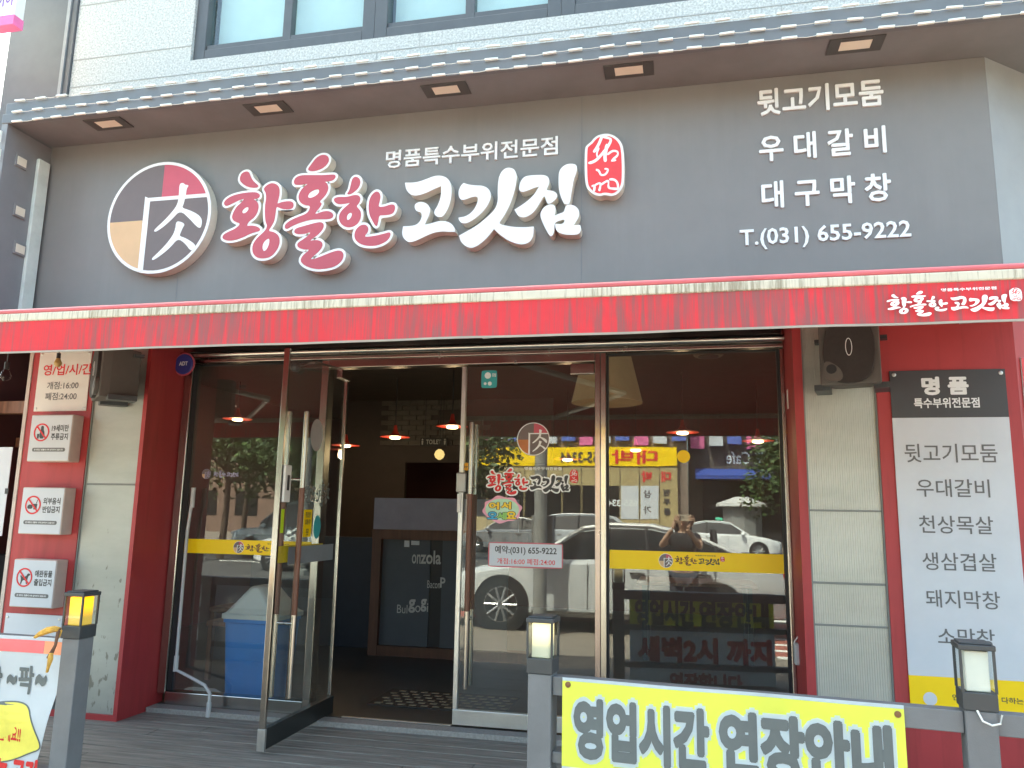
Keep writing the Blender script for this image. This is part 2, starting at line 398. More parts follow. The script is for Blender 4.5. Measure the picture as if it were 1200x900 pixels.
link('partition', B((-4.5, -1.6, 4.66, 4.74, 2.0, 2.82), (-4.5, -3.55, 4.66, 4.74, .03, 2.0)), mat('partition', (.06, .045, .04), .7), t)

# ------------------------------------------------------------------ the building above
bld = thing('building', (-1, 0, GZ), 'granite clad building above the grey sign with a long row of dark framed windows', 'building')
WX0, WZ0, WZ1 = -3.79, 4.885, 6.6
bm = B((-4.9, WX0, 0, .4, 4.1, WZ1 + .0), (-4.9, 4.2, 0, .4, WZ1, 7.9), (WX0, 4.2, 0, .4, 4.1, WZ0))
link('wall', bm, M['granite'], bld)
jm = mat('joint_grey', (.40, .41, .41), .9)
bm = B((-4.9, WX0, -.003, .001, 5.01, 5.018), (-4.9, WX0, -.003, .001, 5.51, 5.518), (-4.9, 4.2, -.003, .001, 4.765, 4.772), (-2.2, -2.194, -.003, .001, 4.1, 4.765), (.7, .706, -.003, .001, 4.1, 4.765), (-1.86, -1.855, -.003, .001, 4.772, 4.885), (1.2, 1.205, -.003, .001, 4.772, 4.885))
link('stone_joint', bm, jm, bld)
link('body', B((-5.55, 4.2, .4, 9, 2.95, 7.9)), M['dkmetal'], bld)
link('corner_pilaster', B((-5.55, -4.905, -.02, .4, 2.9, 8.2)), mat('pilaster_grey', (.115, .12, .13), .5, var=.1), bld)
link('edge_trim', B((-4.985, -4.955, -.035, -.021, 4.1, 8.2)), mat('trim_grey', (.30, .31, .32), .5), bld)
x = WX0; wins = [(-3.79, -2.24), (-2.24, -.80), (-.80, .62), (.62, 2.0), (2.0, 3.4)]
for (a, b) in wins:
    w = link('window', B((a, a + .10, .03, .13, WZ0, WZ1), (b - .10, b, .03, .13, WZ0, WZ1), (a + .10, b - .10, .03, .13, WZ0, WZ0 + .10), (a + .10, b - .10, .03, .13, WZ1 - .1, WZ1)), M['winframe'], bld, bevel=.006)
    mid = (a + b) / 2 + .03
    s = link('window_sash', B((mid - .035, mid + .035, .045, .12, WZ0 + .1, WZ1 - .1), (a + .1, b - .1, .05, .11, WZ0 + .1, WZ0 + .15)), M['winframe'], w, bevel=.004)
    link('pane', B((a + .1, b - .1, .09, .096, WZ0 + .15, WZ1 - .1)), M['skyglass'], w)
    link('blind', B((a + .1, b - .1, .2, .204, WZ0 + .1, WZ1 - .1)), mat('pale_blind', (.72, .80, .80), .8, var=.10, scale=1.0), w)  # pale blue blind, sky glare on the panes put into its colour

# ------------------------------------------------------------------ canopy round the sign
SZ = 4.045; SX0, SX1 = -4.65, 1.765
cha = Frame((SX1, -.35, 0), (.78, .62, 0), (0, 0, 1), (.62, -.78, 0))      # the bevelled corner to the right
can = thing('sign_canopy', (-1.4, -.75, 4.0), 'dark metal canopy edge over the sign carrying strings of white modules', 'canopy')
cx = .12                                     # extra length so the front meets the bevelled corner
def fasc(z0, z1, y, xr):
    bm = bmesh.new()
    loft(bm, [[Vector((SX0 - .05, y, z)), Vector((xr, y, z)), Vector((xr + 1.4, y + 1.1, z)), Vector((xr + 1.4, y + 1.2, z)), Vector((xr - .04, y + .04, z)), Vector((SX0 - .05, y + .04, z))] for z in (z0, z1)])
    return bm
link('fascia', fasc(SZ - .012, 4.105, -.755, 1.93), M['dkmetal'], can, bevel=.004)
link('fascia', fasc(4.107, 4.20, -.735, 1.92), M['dkmetal'], can, bevel=.004)
bm = bmesh.new()
loft(bm, [[Vector((SX0 - .05, -.712, z)), Vector((1.9, -.712, z)), Vector((3.3, .38, z)), Vector((2.5, .4, z)), Vector((SX1, -.02, z)), Vector((SX0 - .05, -.02, z))] for z in (SZ, SZ + .02)])
link('soffit', bm, M['soffit'], can)
link('top_cover', B((SX0 - .05, 1.9, -.69, -.01, 4.15, 4.19)), M['dkmetal'], can)
link('side_wing', B((SX0 - .05, SX0, -.75, -.02, 2.55, SZ - .013)), mat('wing_grey', (.24, .245, .26), .4, var=.06), can)
dl = None
def downlight(x, y, n):
    lb = ['square recessed downlight with beige lens at the far left end of the soffit', 'beige recessed downlight in the soffit above the round emblem', 'beige recessed downlight in the soffit above the white letter with the tall stroke',
          'beige recessed downlight in the soffit right of the red oval seal', 'beige recessed downlight in the soffit above the white menu words on the sign'][n]
    t = thing('downlight', (x, y, SZ), lb, 'downlight', 'recessed downlights in the sign soffit')
    link('frame', B((x - .15, x - .085, y - .075, y + .075, SZ - .008, SZ - .0005), (x + .085, x + .15, y - .075, y + .075, SZ - .008, SZ - .0005), (x - .085, x + .085, y - .075, y - .045, SZ - .008, SZ - .0005), (x - .085, x + .085, y + .045, y + .075, SZ - .008, SZ - .0005)), mat('downlight_frame', (.07, .07, .07), .5), t, bevel=.002)
    link('lens', B((x - .085, x + .085, y - .045, y + .045, SZ - .005, SZ - .0005)), mat('downlight_lens', (.80, .74, .62), .3, var=.05), t)
for n, (x, y) in enumerate(((-3.948, -.6), (-2.707, -.585), (-1.447, -.59), (-.28, -.595), (1.008, -.615))): downlight(x, y, n)
for n, (y, z) in enumerate(((-.607, 3.807), (-.568, 3.444), (-.528, 3.175))):  # reflections of the soffit downlights in the wing, built as solid plates
    t = thing('wall_light', (SX0, y, z), ['topmost', 'middle', 'lowest'][n] + ' of three small lights on the grey side wing left of the white strip', 'light', 'small lights on the side wing')
    link('housing', B((SX0 + .0005, SX0 + .012, y - .05, y + .05, z - .045, z + .045)), mat('wing_housing', (.24, .24, .25), .5), t, bevel=.002)
    link('lens', B((SX0 + .012, SX0 + .016, y - .038, y + .038, z - .03, z + .03)), MATS['downlight_lens'], t)
tag(link('edge_strip', B((SX0 + .001, SX0 + .03, -.475, -.375, 2.62, 3.895)), mat('edge_strip', (.70, .76, .72), .4), bevel=.003), 'tall pale green white strip standing at the left edge of the grey sign', 'trim strip')

# strings of light modules
mod_bm = bmesh.new(); box(mod_bm, -.042, .042, -.008, .008, -.006, .006)
mod = link('light_module', mod_bm, mat('module_white', (.80, .84, .80), .4, var=.05), None, bevel=.002)
lens_me = None
first = [True]
def light_string(name, pts, label, pitch, group):
    t = thing(name, pts[0], label, 'light string', group)
    bm = bmesh.new(); rnd2 = random.Random(len(label)); tot = 0; mods = []
    for a, b in zip(pts, pts[1:]):
        a = Vector(a); b = Vector(b); n = max(1, int((b - a).length / pitch)); prev = None
        for k in range(n):
            s = (k + .5) / n; p = a.lerp(b, s) + Vector((rnd2.uniform(-.014, .014), 0, rnd2.uniform(-.003, .003)))
            if prev: tube(bm, [prev, (prev + p) / 2 + Vector((0, 0, -.004 + rnd2.uniform(-.005, .005))), p], .0022, 5)
            prev = p; mods.append((p, (b - a).normalized()))
    link('wire', bm, mat('wire_white', (.65, .64, .6), .5), t)
    for p, d in mods:
        o = mod if first[0] else mod.copy()
        if not first[0]: COL.objects.link(o)
        first[0] = False
        o.parent = t; o.matrix_parent_inverse = Matrix.Translation(-t.location)
        if abs(d.z) > .7: o.rotation_euler = (0, R(90), rnd2.uniform(-.08, .08))
        else: o.rotation_euler = (0, rnd2.uniform(-.04, .04), math.atan2(d.y, d.x))
        o.location = p
ly = lambda z, y, xr: [(SX0, y, z), (xr, y, z), (xr + 1.0, y + .78, z)]
light_string('light_string', ly(4.205, -.748, 1.92), 'string of white modules along the top of the canopy edge, under the stone ledge', .17, 'light strings on the canopy edge')
light_string('light_string', ly(4.106, -.768, 1.93), 'string of white modules along the middle line of the canopy edge', .17, 'light strings on the canopy edge')
light_string('light_string', ly(4.034, -.768, 1.93), 'lowest string of white modules along the bottom of the canopy edge, next to the soffit', .17, 'light strings on the canopy edge')
light_string('light_string', [(SX0 - .03, -.768, 4.0), (SX0 - .03, -.768, 2.6)], 'string of white modules hanging down the left end of the canopy', .13, 'light strings on the canopy edge')

# ------------------------------------------------------------------ the sign
sg = thing('signboard', (-1.4, -.35, 2.6), 'long dark grey shop sign with raised red and white brush letters and a round emblem', 'sign')
link('panel', B((SX0 + .001, SX1, -.35, -.2, 2.5, SZ - .002)), M['panel'], sg)
link('return_panel', FB(cha, (0.003, 1.4, 2.5, SZ - .002, -.1, 0)), mat('return_panel', (.30, .305, .315), .35, var=.06), sg)  # sign panel turning the corner, brighter skylight on it put into the colour
link('panel_seam', B((-3.46, -3.457, -.3515, -.3495, 2.5, 3.2), (-.6, -.597, -.3515, -.3495, 2.5, SZ - .01)), M['dkmetal'], sg)
FY = -.43                                       # front faces of the raised letters
def px2uv(pts, org, sc, Y=FY, it=2):
    q = []
    for a, b in pts:
        p = at(org[0] + a / sc, org[1] + b / sc, Y); q.append((p.x, p.z))
    return chaikin(q, it)
A2, A3, A4, A5, AG = ((240, 170), 6.0), ((330, 170), 5.627), ((460, 190), 7.5), ((590, 180), 8.18), ((440, 150), 3.871)
BRUSH = {
 '황': [A2, [[(250,225),(262,200),(290,186),(312,190),(322,215),(335,245),(360,270),(380,285),(372,300),(340,302),(300,295),(265,272),(248,250)]],
       [[(135,410),(150,385),(190,360),(240,345),(300,335),(360,332),(388,345),(388,365),(372,378),(340,382),(365,392),(382,420),(375,470),(350,510),(310,540),(295,572),(330,566),(370,573),(392,590),(388,605),(360,612),(320,625),(270,650),(220,668),(170,675),(135,665),(125,650),(135,630),(170,610),(215,590),(240,570),(250,552),(225,545),(200,530),(192,505),(205,470),(225,435),(255,410),(272,390),(280,378),(240,390),(200,410),(170,425),(145,430)],
        [(262,470),(280,445),(305,435),(312,450),(300,470),(275,485)]],
       [[(415,310),(435,285),(470,268),(505,275),(528,300),(528,350),(515,400),(512,415),(550,400),(595,395),(618,400),(628,420),(620,445),(595,455),(550,452),(520,440),(505,435),(500,480),(490,540),(465,580),(448,606),(490,612),(525,640),(530,690),(510,740),(470,785),(420,800),(370,795),(340,765),(335,720),(350,680),(380,645),(415,615),(435,590),(440,565),(430,545),(425,500),(425,430),(435,370),(430,335)],
        [(405,720),(415,685),(440,660),(458,660),(455,700),(435,740),(415,750)]]],
 '홀': [A3, [[(170,165),(200,125),(230,85),(265,65),(300,68),(315,90),(308,120),(280,150),(240,168),(200,175)]],
       [[(82,240),(95,215),(130,200),(200,200),(280,200),(340,195),(360,200),(352,225),(330,238),(280,244),(300,250),(312,280),(300,320),(275,350),(250,375),(268,385),(255,410),(225,445),(225,458),(270,440),(310,435),(340,450),(342,475),(320,490),(260,490),(200,492),(130,510),(70,535),(40,555),(22,550),(25,525),(55,500),(110,475),(165,455),(185,430),(190,400),(150,398),(120,375),(112,340),(125,305),(150,275),(180,255),(140,262),(100,265),(85,258)],
        [(172,345),(185,315),(220,295),(248,292),(250,315),(230,335),(195,352)]],
       [[(85,570),(95,550),(150,535),(220,515),(265,508),(282,525),(275,555),(245,590),(210,615),(185,634),(235,625),(270,640),(272,670),(250,700),(205,740),(190,757),(240,745),(310,715),(370,695),(400,700),(412,725),(400,765),(360,800),(290,818),(220,820),(160,800),(130,775),(128,750),(150,720),(190,690),(150,690),(115,680),(103,660),(115,640),(150,620),(185,590),(195,575),(150,588),(110,590),(88,582)]]],
 '한': [A3, [[(430,325),(450,300),(460,250),(470,220),(490,208),(515,220),(522,250),(508,285),(475,315),(450,328)]],
       [[(345,370),(350,350),(385,342),(430,345),(480,330),(510,332),(522,350),(515,380),(495,405),(505,415),(525,440),(525,480),(505,520),(470,542),(430,545),(395,525),(378,490),(385,450),(410,420),(440,395),(455,382),(410,390),(370,392)],
        [(430,490),(435,460),(455,445),(468,455),(460,480),(442,498)]],
       [[(575,420),(578,370),(595,330),(625,305),(648,315),(655,345),(645,385),(640,410),(680,408),(720,392),(745,395),(752,415),(740,450),(710,462),(670,465),(645,465),(640,500),(632,535),(620,535),(600,500),(582,465)]],
       [[(480,600),(490,560),(520,530),(555,525),(575,545),(572,575),(550,600),(560,608),(620,600),(680,585),(715,575),(722,590),(710,620),(680,645),(630,665),(570,668),(520,655),(490,630)]]],
 '고': [A4, [[(112,182),(112,182),(170,183),(230,175),(300,150),(370,122),(430,120),(480,140),(510,180),(520,240),(515,320),(495,390),(465,450),(435,482),(395,482),(370,460),(368,430),(395,390),(420,330),(430,270),(428,210),(428,210),(370,235),(300,268),(240,290),(180,295),(140,270),(118,230)]],
       [[(195,400),(200,370),(230,352),(270,352),(310,372),(332,410),(325,460),(300,510),(283,552),(283,552),(340,540),(400,522),(450,517),(500,530),(540,565),(550,610),(550,612),(500,612),(430,608),(360,620),(290,650),(220,685),(165,705),(130,698),(95,665),(85,620),(95,568),(95,566),(150,565),(210,555),(245,520),(260,480),(255,445),(235,435),(210,430)]]],
 '깃': [A4, [[(580,260),(600,210),(625,185),(625,185),(670,200),(730,207),(790,208),(840,230),(865,275),(860,330),(830,390),(780,450),(720,500),(660,535),(620,540),(590,520),(580,490),(580,490),(640,480),(690,450),(730,400),(752,345),(750,300),(700,305),(650,325),(610,335),(585,310)]],
       (AG, [(605,180),(630,187),(641,215),(640,240),(630,290),(610,350),(580,405),(558,433),(575,440),(620,450),(680,452),(718,448),(718,449),(715,495),(695,522),(660,530),(610,515),(562,482),(538,458),(538,458),(505,500),(470,530),(440,545),(415,540),(390,520),(380,490),(380,489),(400,478),(460,445),(510,403),(545,368),(557,330),(555,290),(558,235),(568,205),(585,186)])],
 '집': [A5, [[(150,330),(160,280),(190,230),(240,212),(320,207),(390,207),(430,225),(442,270),(425,320),(405,352),(450,355),(500,370),(518,405),(500,440),(450,480),(420,480),(405,430),(390,400),(350,470),(300,550),(240,600),(180,615),(140,595),(107,540),(107,539),(170,500),(240,450),(300,390),(345,313),(345,313),(290,330),(230,355),(180,370),(155,355)]],
       [[(530,200),(545,150),(590,110),(640,98),(690,105),(706,130),(700,180),(675,240),(660,320),(645,410),(635,480),(600,490),(575,470),(545,400),(530,320)]],
       [[(352,590),(370,540),(410,500),(460,488),(495,500),(500,550),(488,600),(488,601),(530,580),(580,565),(590,530),(600,500),(640,490),(690,505),(728,550),(722,610),(690,660),(670,690),(670,691),(720,685),(740,690),(742,740),(720,775),(650,780),(580,775),(525,755),(500,720),(498,680),(500,675),(560,680),(585,660),(588,630),(540,640),(488,665),(488,740),(470,790),(445,790),(410,730),(375,660)]]],
}
LET = {}
for ch, d in BRUSH.items():
    LET[ch] = []
    for s in d[1:]:
        if isinstance(s, tuple): LET[ch].append([px2uv(s[1], *s[0])])
        else: LET[ch].append([px2uv(l, *d[0]) for l in s])
# outlines for the white rim: as the letter, but the ring of the third letter kept apart from its bar
RIM = {ch: [l[0] for l in LET[ch]] for ch in LET}
RIM['한'] = [RIM['한'][0], px2uv([(345,370),(350,350),(385,342),(430,345),(480,330),(510,332),(522,350),(515,380),(470,392),(410,390),(370,392)], *A3),
             px2uv([(505,410),(525,440),(525,480),(505,520),(470,542),(430,545),(395,525),(378,490),(385,450),(410,420),(440,398),(480,390)], *A3)] + RIM['한'][2:]
FS = Frame((0, -.35, 0))
def letter_label(ch): return {'황': 'first red letter with white rim', '홀': 'tallest red letter with white rim', '한': 'third red letter with white rim', '고': 'first white letter', '깃': 'white letter with the tall stroke', '집': 'last white letter'}[ch]
for ch in '황홀한':
    bm = bmesh.new(); bs = bmesh.new()
    for i, loops in enumerate(LET[ch]):
        w = .080 + i * .0006
        prism(bm, FS, loops, w - .001, .0848 + i * .0002)
    # white face = a thin cap on the cream block
    b2 = bmesh.new()
    for i, l in enumerate(RIM[ch]):
        prism(bs, FS, [grow(l, .016)], 0.001, .080 + i * .0006); prism(b2, FS, [grow(l, .0165)], .0795 + i * .0006, .0815 + i * .0006)
    o = link('letter', bs, M['cream'], sg); o['label'] = letter_label(ch)
    link('letter_rim', b2, M['white'], o); link('letter_face', bm, M['redface'], o)
for ch in '고깃집':
    bs = bmesh.new(); b2 = bmesh.new()
    for i, loops in enumerate(LET[ch]):
        prism(bs, FS, loops, 0.001, .08 + i * .0006); prism(b2, FS, [grow(loops[0], .001)], .0795 + i * .0006, .0825 + i * .0006)
    o = link('letter', bs, M['cream'], sg); o['label'] = letter_label(ch)
    link('letter_face', b2, M['white'], o)

def seal_shapes(Y=FY):
    O = (675, 145); S = 9.0
    outer = px2uv([(95,265),(105,235),(140,205),(160,190),(185,155),(230,120),(310,102),(380,112),(440,150),(480,200),(500,260),(510,400),(510,600),(490,680),(440,740),(380,765),(305,748),(250,765),(180,745),(120,690),(95,620),(90,400)], O, S, Y)
    st = [([(280,118),(250,200),(215,265),(185,305)], 30), ([(265,130),(330,150),(375,165),(345,235),(270,330),(200,400),(130,420)], 30), ([(330,215),(315,290),(305,340),(310,405)], 36), ([(330,330),(385,285),(445,295),(440,340),(395,372),(365,395),(425,385)], 24), ([(245,255),(215,320),(235,372)], 18),
          ([(210,485),(245,500),(262,548),(315,540),(345,480),(300,478)], 24), ([(165,665),(200,645),(190,720)], 28), ([(200,650),(265,620),(250,700),(240,710)], 26), ([(260,650),(350,590),(335,680),(400,690),(450,690)], 26), ([(350,590),(405,590),(440,625),(447,690)], 24)]
    return outer, [px2uv(stroke(p, w), O, S, Y) for p, w in st]
so_, ss_ = seal_shapes()
bm = bmesh.new(); prism(bm, FS, [so_], .001, .075); o = link('seal', bm, M['cream'], sg); o['label'] = 'red oval seal with white rim and brush writing'
bm = bmesh.new(); prism(bm, FS, [so_], .0752, .08); link('seal_rim', bm, M['white'], o)
bm = bmesh.new(); prism(bm, FS, [grow(so_, -.016)], .0801, .0825); link('seal_face', bm, M['redseal'], o)
bm = bmesh.new()
for i, s in enumerate(ss_): prism(bm, FS, [s], .082, .0835 + i * .0003)
link('seal_writing', bm, M['white'], o)

EMC = (-3.601, 3.386); EMR = .416
def emblem_shapes():
    O = (100, 170); S = 5.294
    up = px2uv([(585,240),(610,235),(620,247),(645,250),(630,270),(625,310),(610,370),(600,390),(650,405),(700,430),(725,460),(722,500),(712,517),(690,505),(650,460),(590,405),(540,460),(490,505),(440,540),(425,535),(440,515),(490,470),(545,410),(575,365),(583,300)], O, S)
    lo = px2uv([(565,475),(590,475),(620,490),(605,515),(590,550),(585,565),(630,580),(695,625),(660,665),(620,610),(575,580),(530,635),(470,685),(420,718),(412,705),(440,680),(500,620),(545,560),(560,520)], O, S)
    return [[((x - EMC[0]) / EMR, (z - EMC[1]) / EMR) for x, z in q] for q in (up, lo)]
PERSON_ = emblem_shapes()
def arc(a0, a1, r, n=24): return [(r * math.cos(a0 + (a1 - a0) * k / n), r * math.sin(a0 + (a1 - a0) * k / n)) for k in range(n + 1)]
def emblem(F, cu, cv, r, parent, w0, w1, mats, name='emblem'):
    """mats: rim, dark, red, tan"""
    sc = lambda q: [(cu + r * a, cv + r * b) for a, b in q]
    bm = bmesh.new(); prism(bm, F, [sc(circle(0, 0, 1.0, 64))], w0, w1); o = link(name, bm, mats[0], parent)
    ri = .945; d = w1 - w0; e = .0012 if d < .02 else .003
    bm = bmesh.new(); prism(bm, F, [sc(circle(0, 0, ri, 64))], w1 - e / 4, w1 + e); link('emblem_ground', bm, mats[1], o)
    ub, vb, ur, vt = -.25, .36, .03, .34
    a1 = math.asin(vb / ri); a2 = math.acos(ur / ri)
    bm = bmesh.new(); prism(bm, F, [sc([(ur, vb)] + arc(a1, a2, ri))], w1, w1 + e * 1.6); link('emblem_quarter', bm, mats[2], o)
    bm = bmesh.new(); prism(bm, F, [sc([(ub, -.04)] + arc(math.pi + math.asin(.04 / ri), 2 * math.pi - math.acos(ub / ri), ri))], w1, w1 + e * 1.6); link('emblem_quarter', bm, mats[3], o)
    bm = bmesh.new(); prism(bm, F, [sc([(ub - .045, vb + .03), (ub + .02, vb + .0), (.94, vb + .0), (.96, vb - .065), (ub + .06, vb - .065), (ub + .055, -.93), (ub - .045, -.95)])], w1, w1 + e * 2.2)
    for i, q in enumerate(PERSON_): prism(bm, F, [sc(q)], w1, w1 + e * (2.5 + .2 * i))
    link('emblem_sign', bm, mats[0], o)
    return o
bm = bmesh.new(); prism(bm, FS, [circle(EMC[0], EMC[1], EMR * .999, 64)], .001, .0745)
eo = link('emblem_block', bm, M['cream'], sg)
emblem(FS, EMC[0], EMC[1], EMR, sg, .075, .08, (M['white'], M['emdark'], M['emred'], M['tan']))['label'] = 'round emblem with grey, red and tan quarters'

text('명품특수부위전문점', FS, *tpx(453, 186, 654, 173, 21, -.35), M['white'], sg, w=.012, bold=.014, thick=.011, res=2)
for b, a, sp in (('뒷고기모둠', (888, 122, 1034, 108, 30), 0), ('우 대 갈 비', (890, 176, 1037, 163, 30), 0), ('대 구 막 창', (893, 231, 1043, 218, 31), 0)):
    text(b, FS, *tpx(*a, -.35), M['white'], sg, w=.012, bold=0, thick=.011, res=2, fat=.022)
text('T.(031) 655-9222', FS, *tpx(867, 283, 1067, 270, 25, -.35), M['white'], sg, w=.012, bold=.018, thick=.011, res=2)

# flat copies of the brush lettering ---------------------------------------
ALLX = [p[0] for c in LET for s in LET[c] for p in s[0]]; ALLZ = [p[1] for c in LET for s in LET[c] for p in s[0]]
LX0, LX1, LZ0, LZ1 = min(ALLX), max(ALLX), min(ALLZ), max(ALLZ)
def logo(F, u0, u1, v0, v1, parent, m1, m2, w=.002, rim=None, rimd=.006, small=None, seal=None, mirror=False):
    """the brush lettering, flat, inside a rectangle of the frame"""
    su = (u1 - u0) / (LX1 - LX0); sv = (v1 - v0) / (LZ1 - LZ0)
    f = lambda q: [((u1 - (x - LX0) * su) if mirror else (u0 + (x - LX0) * su), v0 + (z - LZ0) * sv) for x, z in q]
    if rim:
        bm = bmesh.new()
        for k, c in enumerate(LET):
            for i, l in enumerate(RIM[c]): prism(bm, F, [grow(f(l), rimd)], w - .0002, w + .0001 * (k * 4 + i) / 6)
        link('lettering_rim', bm, rim, parent); w += .0012
    for grp, m in (('황홀한', m1), ('고깃집', m2)):
        bm = bmesh.new()
        for k, c in enumerate(grp):
            for i, s in enumerate(LET[c]): prism(bm, F, [f(l) for l in s], w, w + .00005 * (k * 4 + i))
        link('lettering', bm, m, parent)
    su_ = abs(u1 - u0)
    if small:
        a, b = u0 + .46 * su_, u0 + .91 * su_
        if mirror: a, b = u1 - .46 * su_, u1 - .91 * su_
        text('명품특수부위전문점', F, a, b, v1 - .06 * (v1 - v0), v1 + .06 * (v1 - v0), small, parent, w=w, bold=.02, res=1)
    if seal:
        g = lambda q: [((u1 - (x - LX0) * su) if mirror else (u0 + (x - LX0) * su), v0 + (z - LZ0) * sv) for x, z in q]
        bm = bmesh.new(); prism(bm, F, [g(so_)], w - .0003, w); link('seal', bm, seal[0], parent)
        bm = bmesh.new()
        for i, s in enumerate(ss_): prism(bm, F, [g(s)], w, w + .0006 + i * .00005)
        link('seal_writing', bm, seal[1], parent)

# ------------------------------------------------------------------ awning
AY_ = -2.0; AX0, AX1 = -5.2, 2.0
aw = thing('awning', (-1.3, AY_, 2.06), 'stretched out red cloth awning with dirty valance and white brush lettering', 'awning')
bm = bmesh.new()
# valance hangs with a faint ripple
def sheet(bm, F, u0, u1, v0, v1, nu, nv, th=.003):
    g = [[bm.verts.new(F.p(u0 + (u1 - u0) * i / nu, v0 + (v1 - v0) * j / nv, 0)) for j in range(nv + 1)] for i in range(nu + 1)]
    h = [[bm.verts.new(F.p(u0 + (u1 - u0) * i / nu, v0 + (v1 - v0) * j / nv, -th)) for j in range(nv + 1)] for i in range(nu + 1)]
    for i in range(nu):
        for j in range(nv):
            bm.faces.new((g[i][j], g[i + 1][j], g[i + 1][j + 1], g[i][j + 1])); bm.faces.new((h[i][j], h[i][j + 1], h[i + 1][j + 1], h[i + 1][j]))
    for i in range(nu):
        bm.faces.new((g[i][0], h[i][0], h[i + 1][0], g[i + 1][0])); bm.faces.new((g[i][nv], g[i + 1][nv], h[i + 1][nv], h[i][nv]))
    for j in range(nv):
        bm.faces.new((g[0][j], g[0][j + 1], h[0][j + 1], h[0][j])); bm.faces.new((g[nu][j], h[nu][j], h[nu][j + 1], g[nu][j + 1]))
vb_ = lambda u, v: .006 * math.sin(u * 5.1) * (2.21 - v) / .15 + .003 * math.sin(u * 13 + 1) * (2.21 - v) / .15
FV = Frame((0, AY_, 0), bend=vb_)
sheet(bm, FV, AX0, AX1, 2.067, 2.216, 180, 3)
link('valance', bm, M['awning'], aw, smooth=True)
bm = bmesh.new(); sheet(bm, Frame((0, AY_ - .004, 0), bend=vb_), AX0, AX1, 2.0595, 2.068, 180, 1, .006)
link('valance_hem', bm, mat('hem', (.34, .30, .26), .6, var=.1), aw)
link('front_bar', B((AX0, AX1, AY_ - .007, AY_ + .05, 2.213, 2.252)), M['awncream'], aw, bevel=.006)
bm = bmesh.new(); tube(bm, [(AX0, AY_ + .008, 2.263), (AX1, AY_ + .008, 2.263)], .012, 10); link('front_tube', bm, M['awntube'], aw, smooth=True)
bm = bmesh.new(); loft(bm, [[Vector((x, AY_ + .03, 2.2525)), Vector((x, AY_ + .03, 2.256)), Vector((x, -.40, 2.624)), Vector((x, -.40, 2.620))] for x in (AX0, AX1)]); link('fabric', bm, M['awntop'], aw)
for x in (-4.3, -1.2, 1.5):
    bm = bmesh.new(); tube(bm, [(x, -.42, 2.45), (x + .75, -1.15, 2.32), (x + .05, AY_ + .05, 2.225)], .022, 8); link('folding_arm', bm, M['alu'], aw, smooth=True)
bm = bmesh.new(); tube(bm, [(AX0, -.47, 2.66), (AX1, -.47, 2.66)], .05, 12); link('roller', bm, M['awntop'], aw, smooth=True)
a = at(1038, 352, AY_); b = at(1176, 345, AY_)
FVf = Frame((0, AY_, 0), bend=lambda u, v: .0)
logo(Frame((0, AY_ - .009, 0)), a.x, at(1180, 345, AY_).x, at(1100, 371, AY_).z, at(1100, 341, AY_).z, aw, M['white'], M['white'], small=M['white'], seal=(M['white'], M['awning']))

# ------------------------------------------------------------------ red piers
FRT = -.40
pl = thing('red_pier', (-4.05, FRT, 0), 'red painted pier left of the entrance with a stained grey sheet metal inset', 'pier')
link('front', B((-4.53, -4.01, FRT, 0, 0, 2.6), (-3.60, -3.57, FRT, .05, 0, 2.6), (-4.01, -3.60, FRT, 0, 0, .035), (-4.01, -3.6, FRT + .03, 0, 2.601, 2.64)), M['redwall'], pl)
link('edge_trim', B((-4.56, -4.532, FRT - .006, FRT + .05, 0, 2.6)), mat('trim_cream', (.55, .47, .42), .5), pl)
link('metal_inset', B((-4.008, -3.602, FRT + .015, FRT + .03, .036, 2.6)), M['sheetL'], pl)
link('inset_seam', B((-4.008, -4.0, FRT + .005, FRT + .014, .036, 2.6), (-3.99, -3.61, FRT + .011, FRT + .0148, 1.5, 1.512)), mat('seam_grey', (.22, .23, .22), .6), pl)
pr = thing('red_pier', (1.2, FRT, 0), 'red painted wall right of the entrance around a ribbed metal inset and the menu board', 'wall')
link('front', B((.625, .672, FRT, .05, 0, 2.6), (1.058, SX1, FRT, 0, 0, 2.6), (.672, 1.058, FRT + .03, 0, 2.601, 2.64)), M['redwall'], pr)
rc = Frame((SX1, FRT, 0), (.78, .62, 0), (0, 0, 1), (.62, -.78, 0))
link('angled_side', FB(rc, (.002, 1.5, 0, 2.6, -.1, 0)), M['redwall'], pr)
link('metal_inset', B((.674, 1.056, FRT + .015, FRT + .03, 0.0, 2.6)), M['sheetR'], pr)
link('inset_seam', B((.672, .68, FRT + .005, FRT + .0148, 0, 2.6), (1.049, 1.057, FRT + .005, FRT + .0148, 0, 2.6), (.681, 1.048, FRT + .010, FRT + .0148, 1.01, 1.022), (.681, 1.048, FRT + .010, FRT + .0148, 1.4, 1.41), (.681, 1.048, FRT + .010, FRT + .0148, .79, .80)), MATS['seam_grey'], pr)
hd = thing('door_header', (-1.5, 0, 2.5), 'dark red beam over the shop glass, hidden behind the awning', 'beam')
link('beam', B((-3.565, .62, -.02, .3, 2.565, 2.95)), M['awntop'], hd)

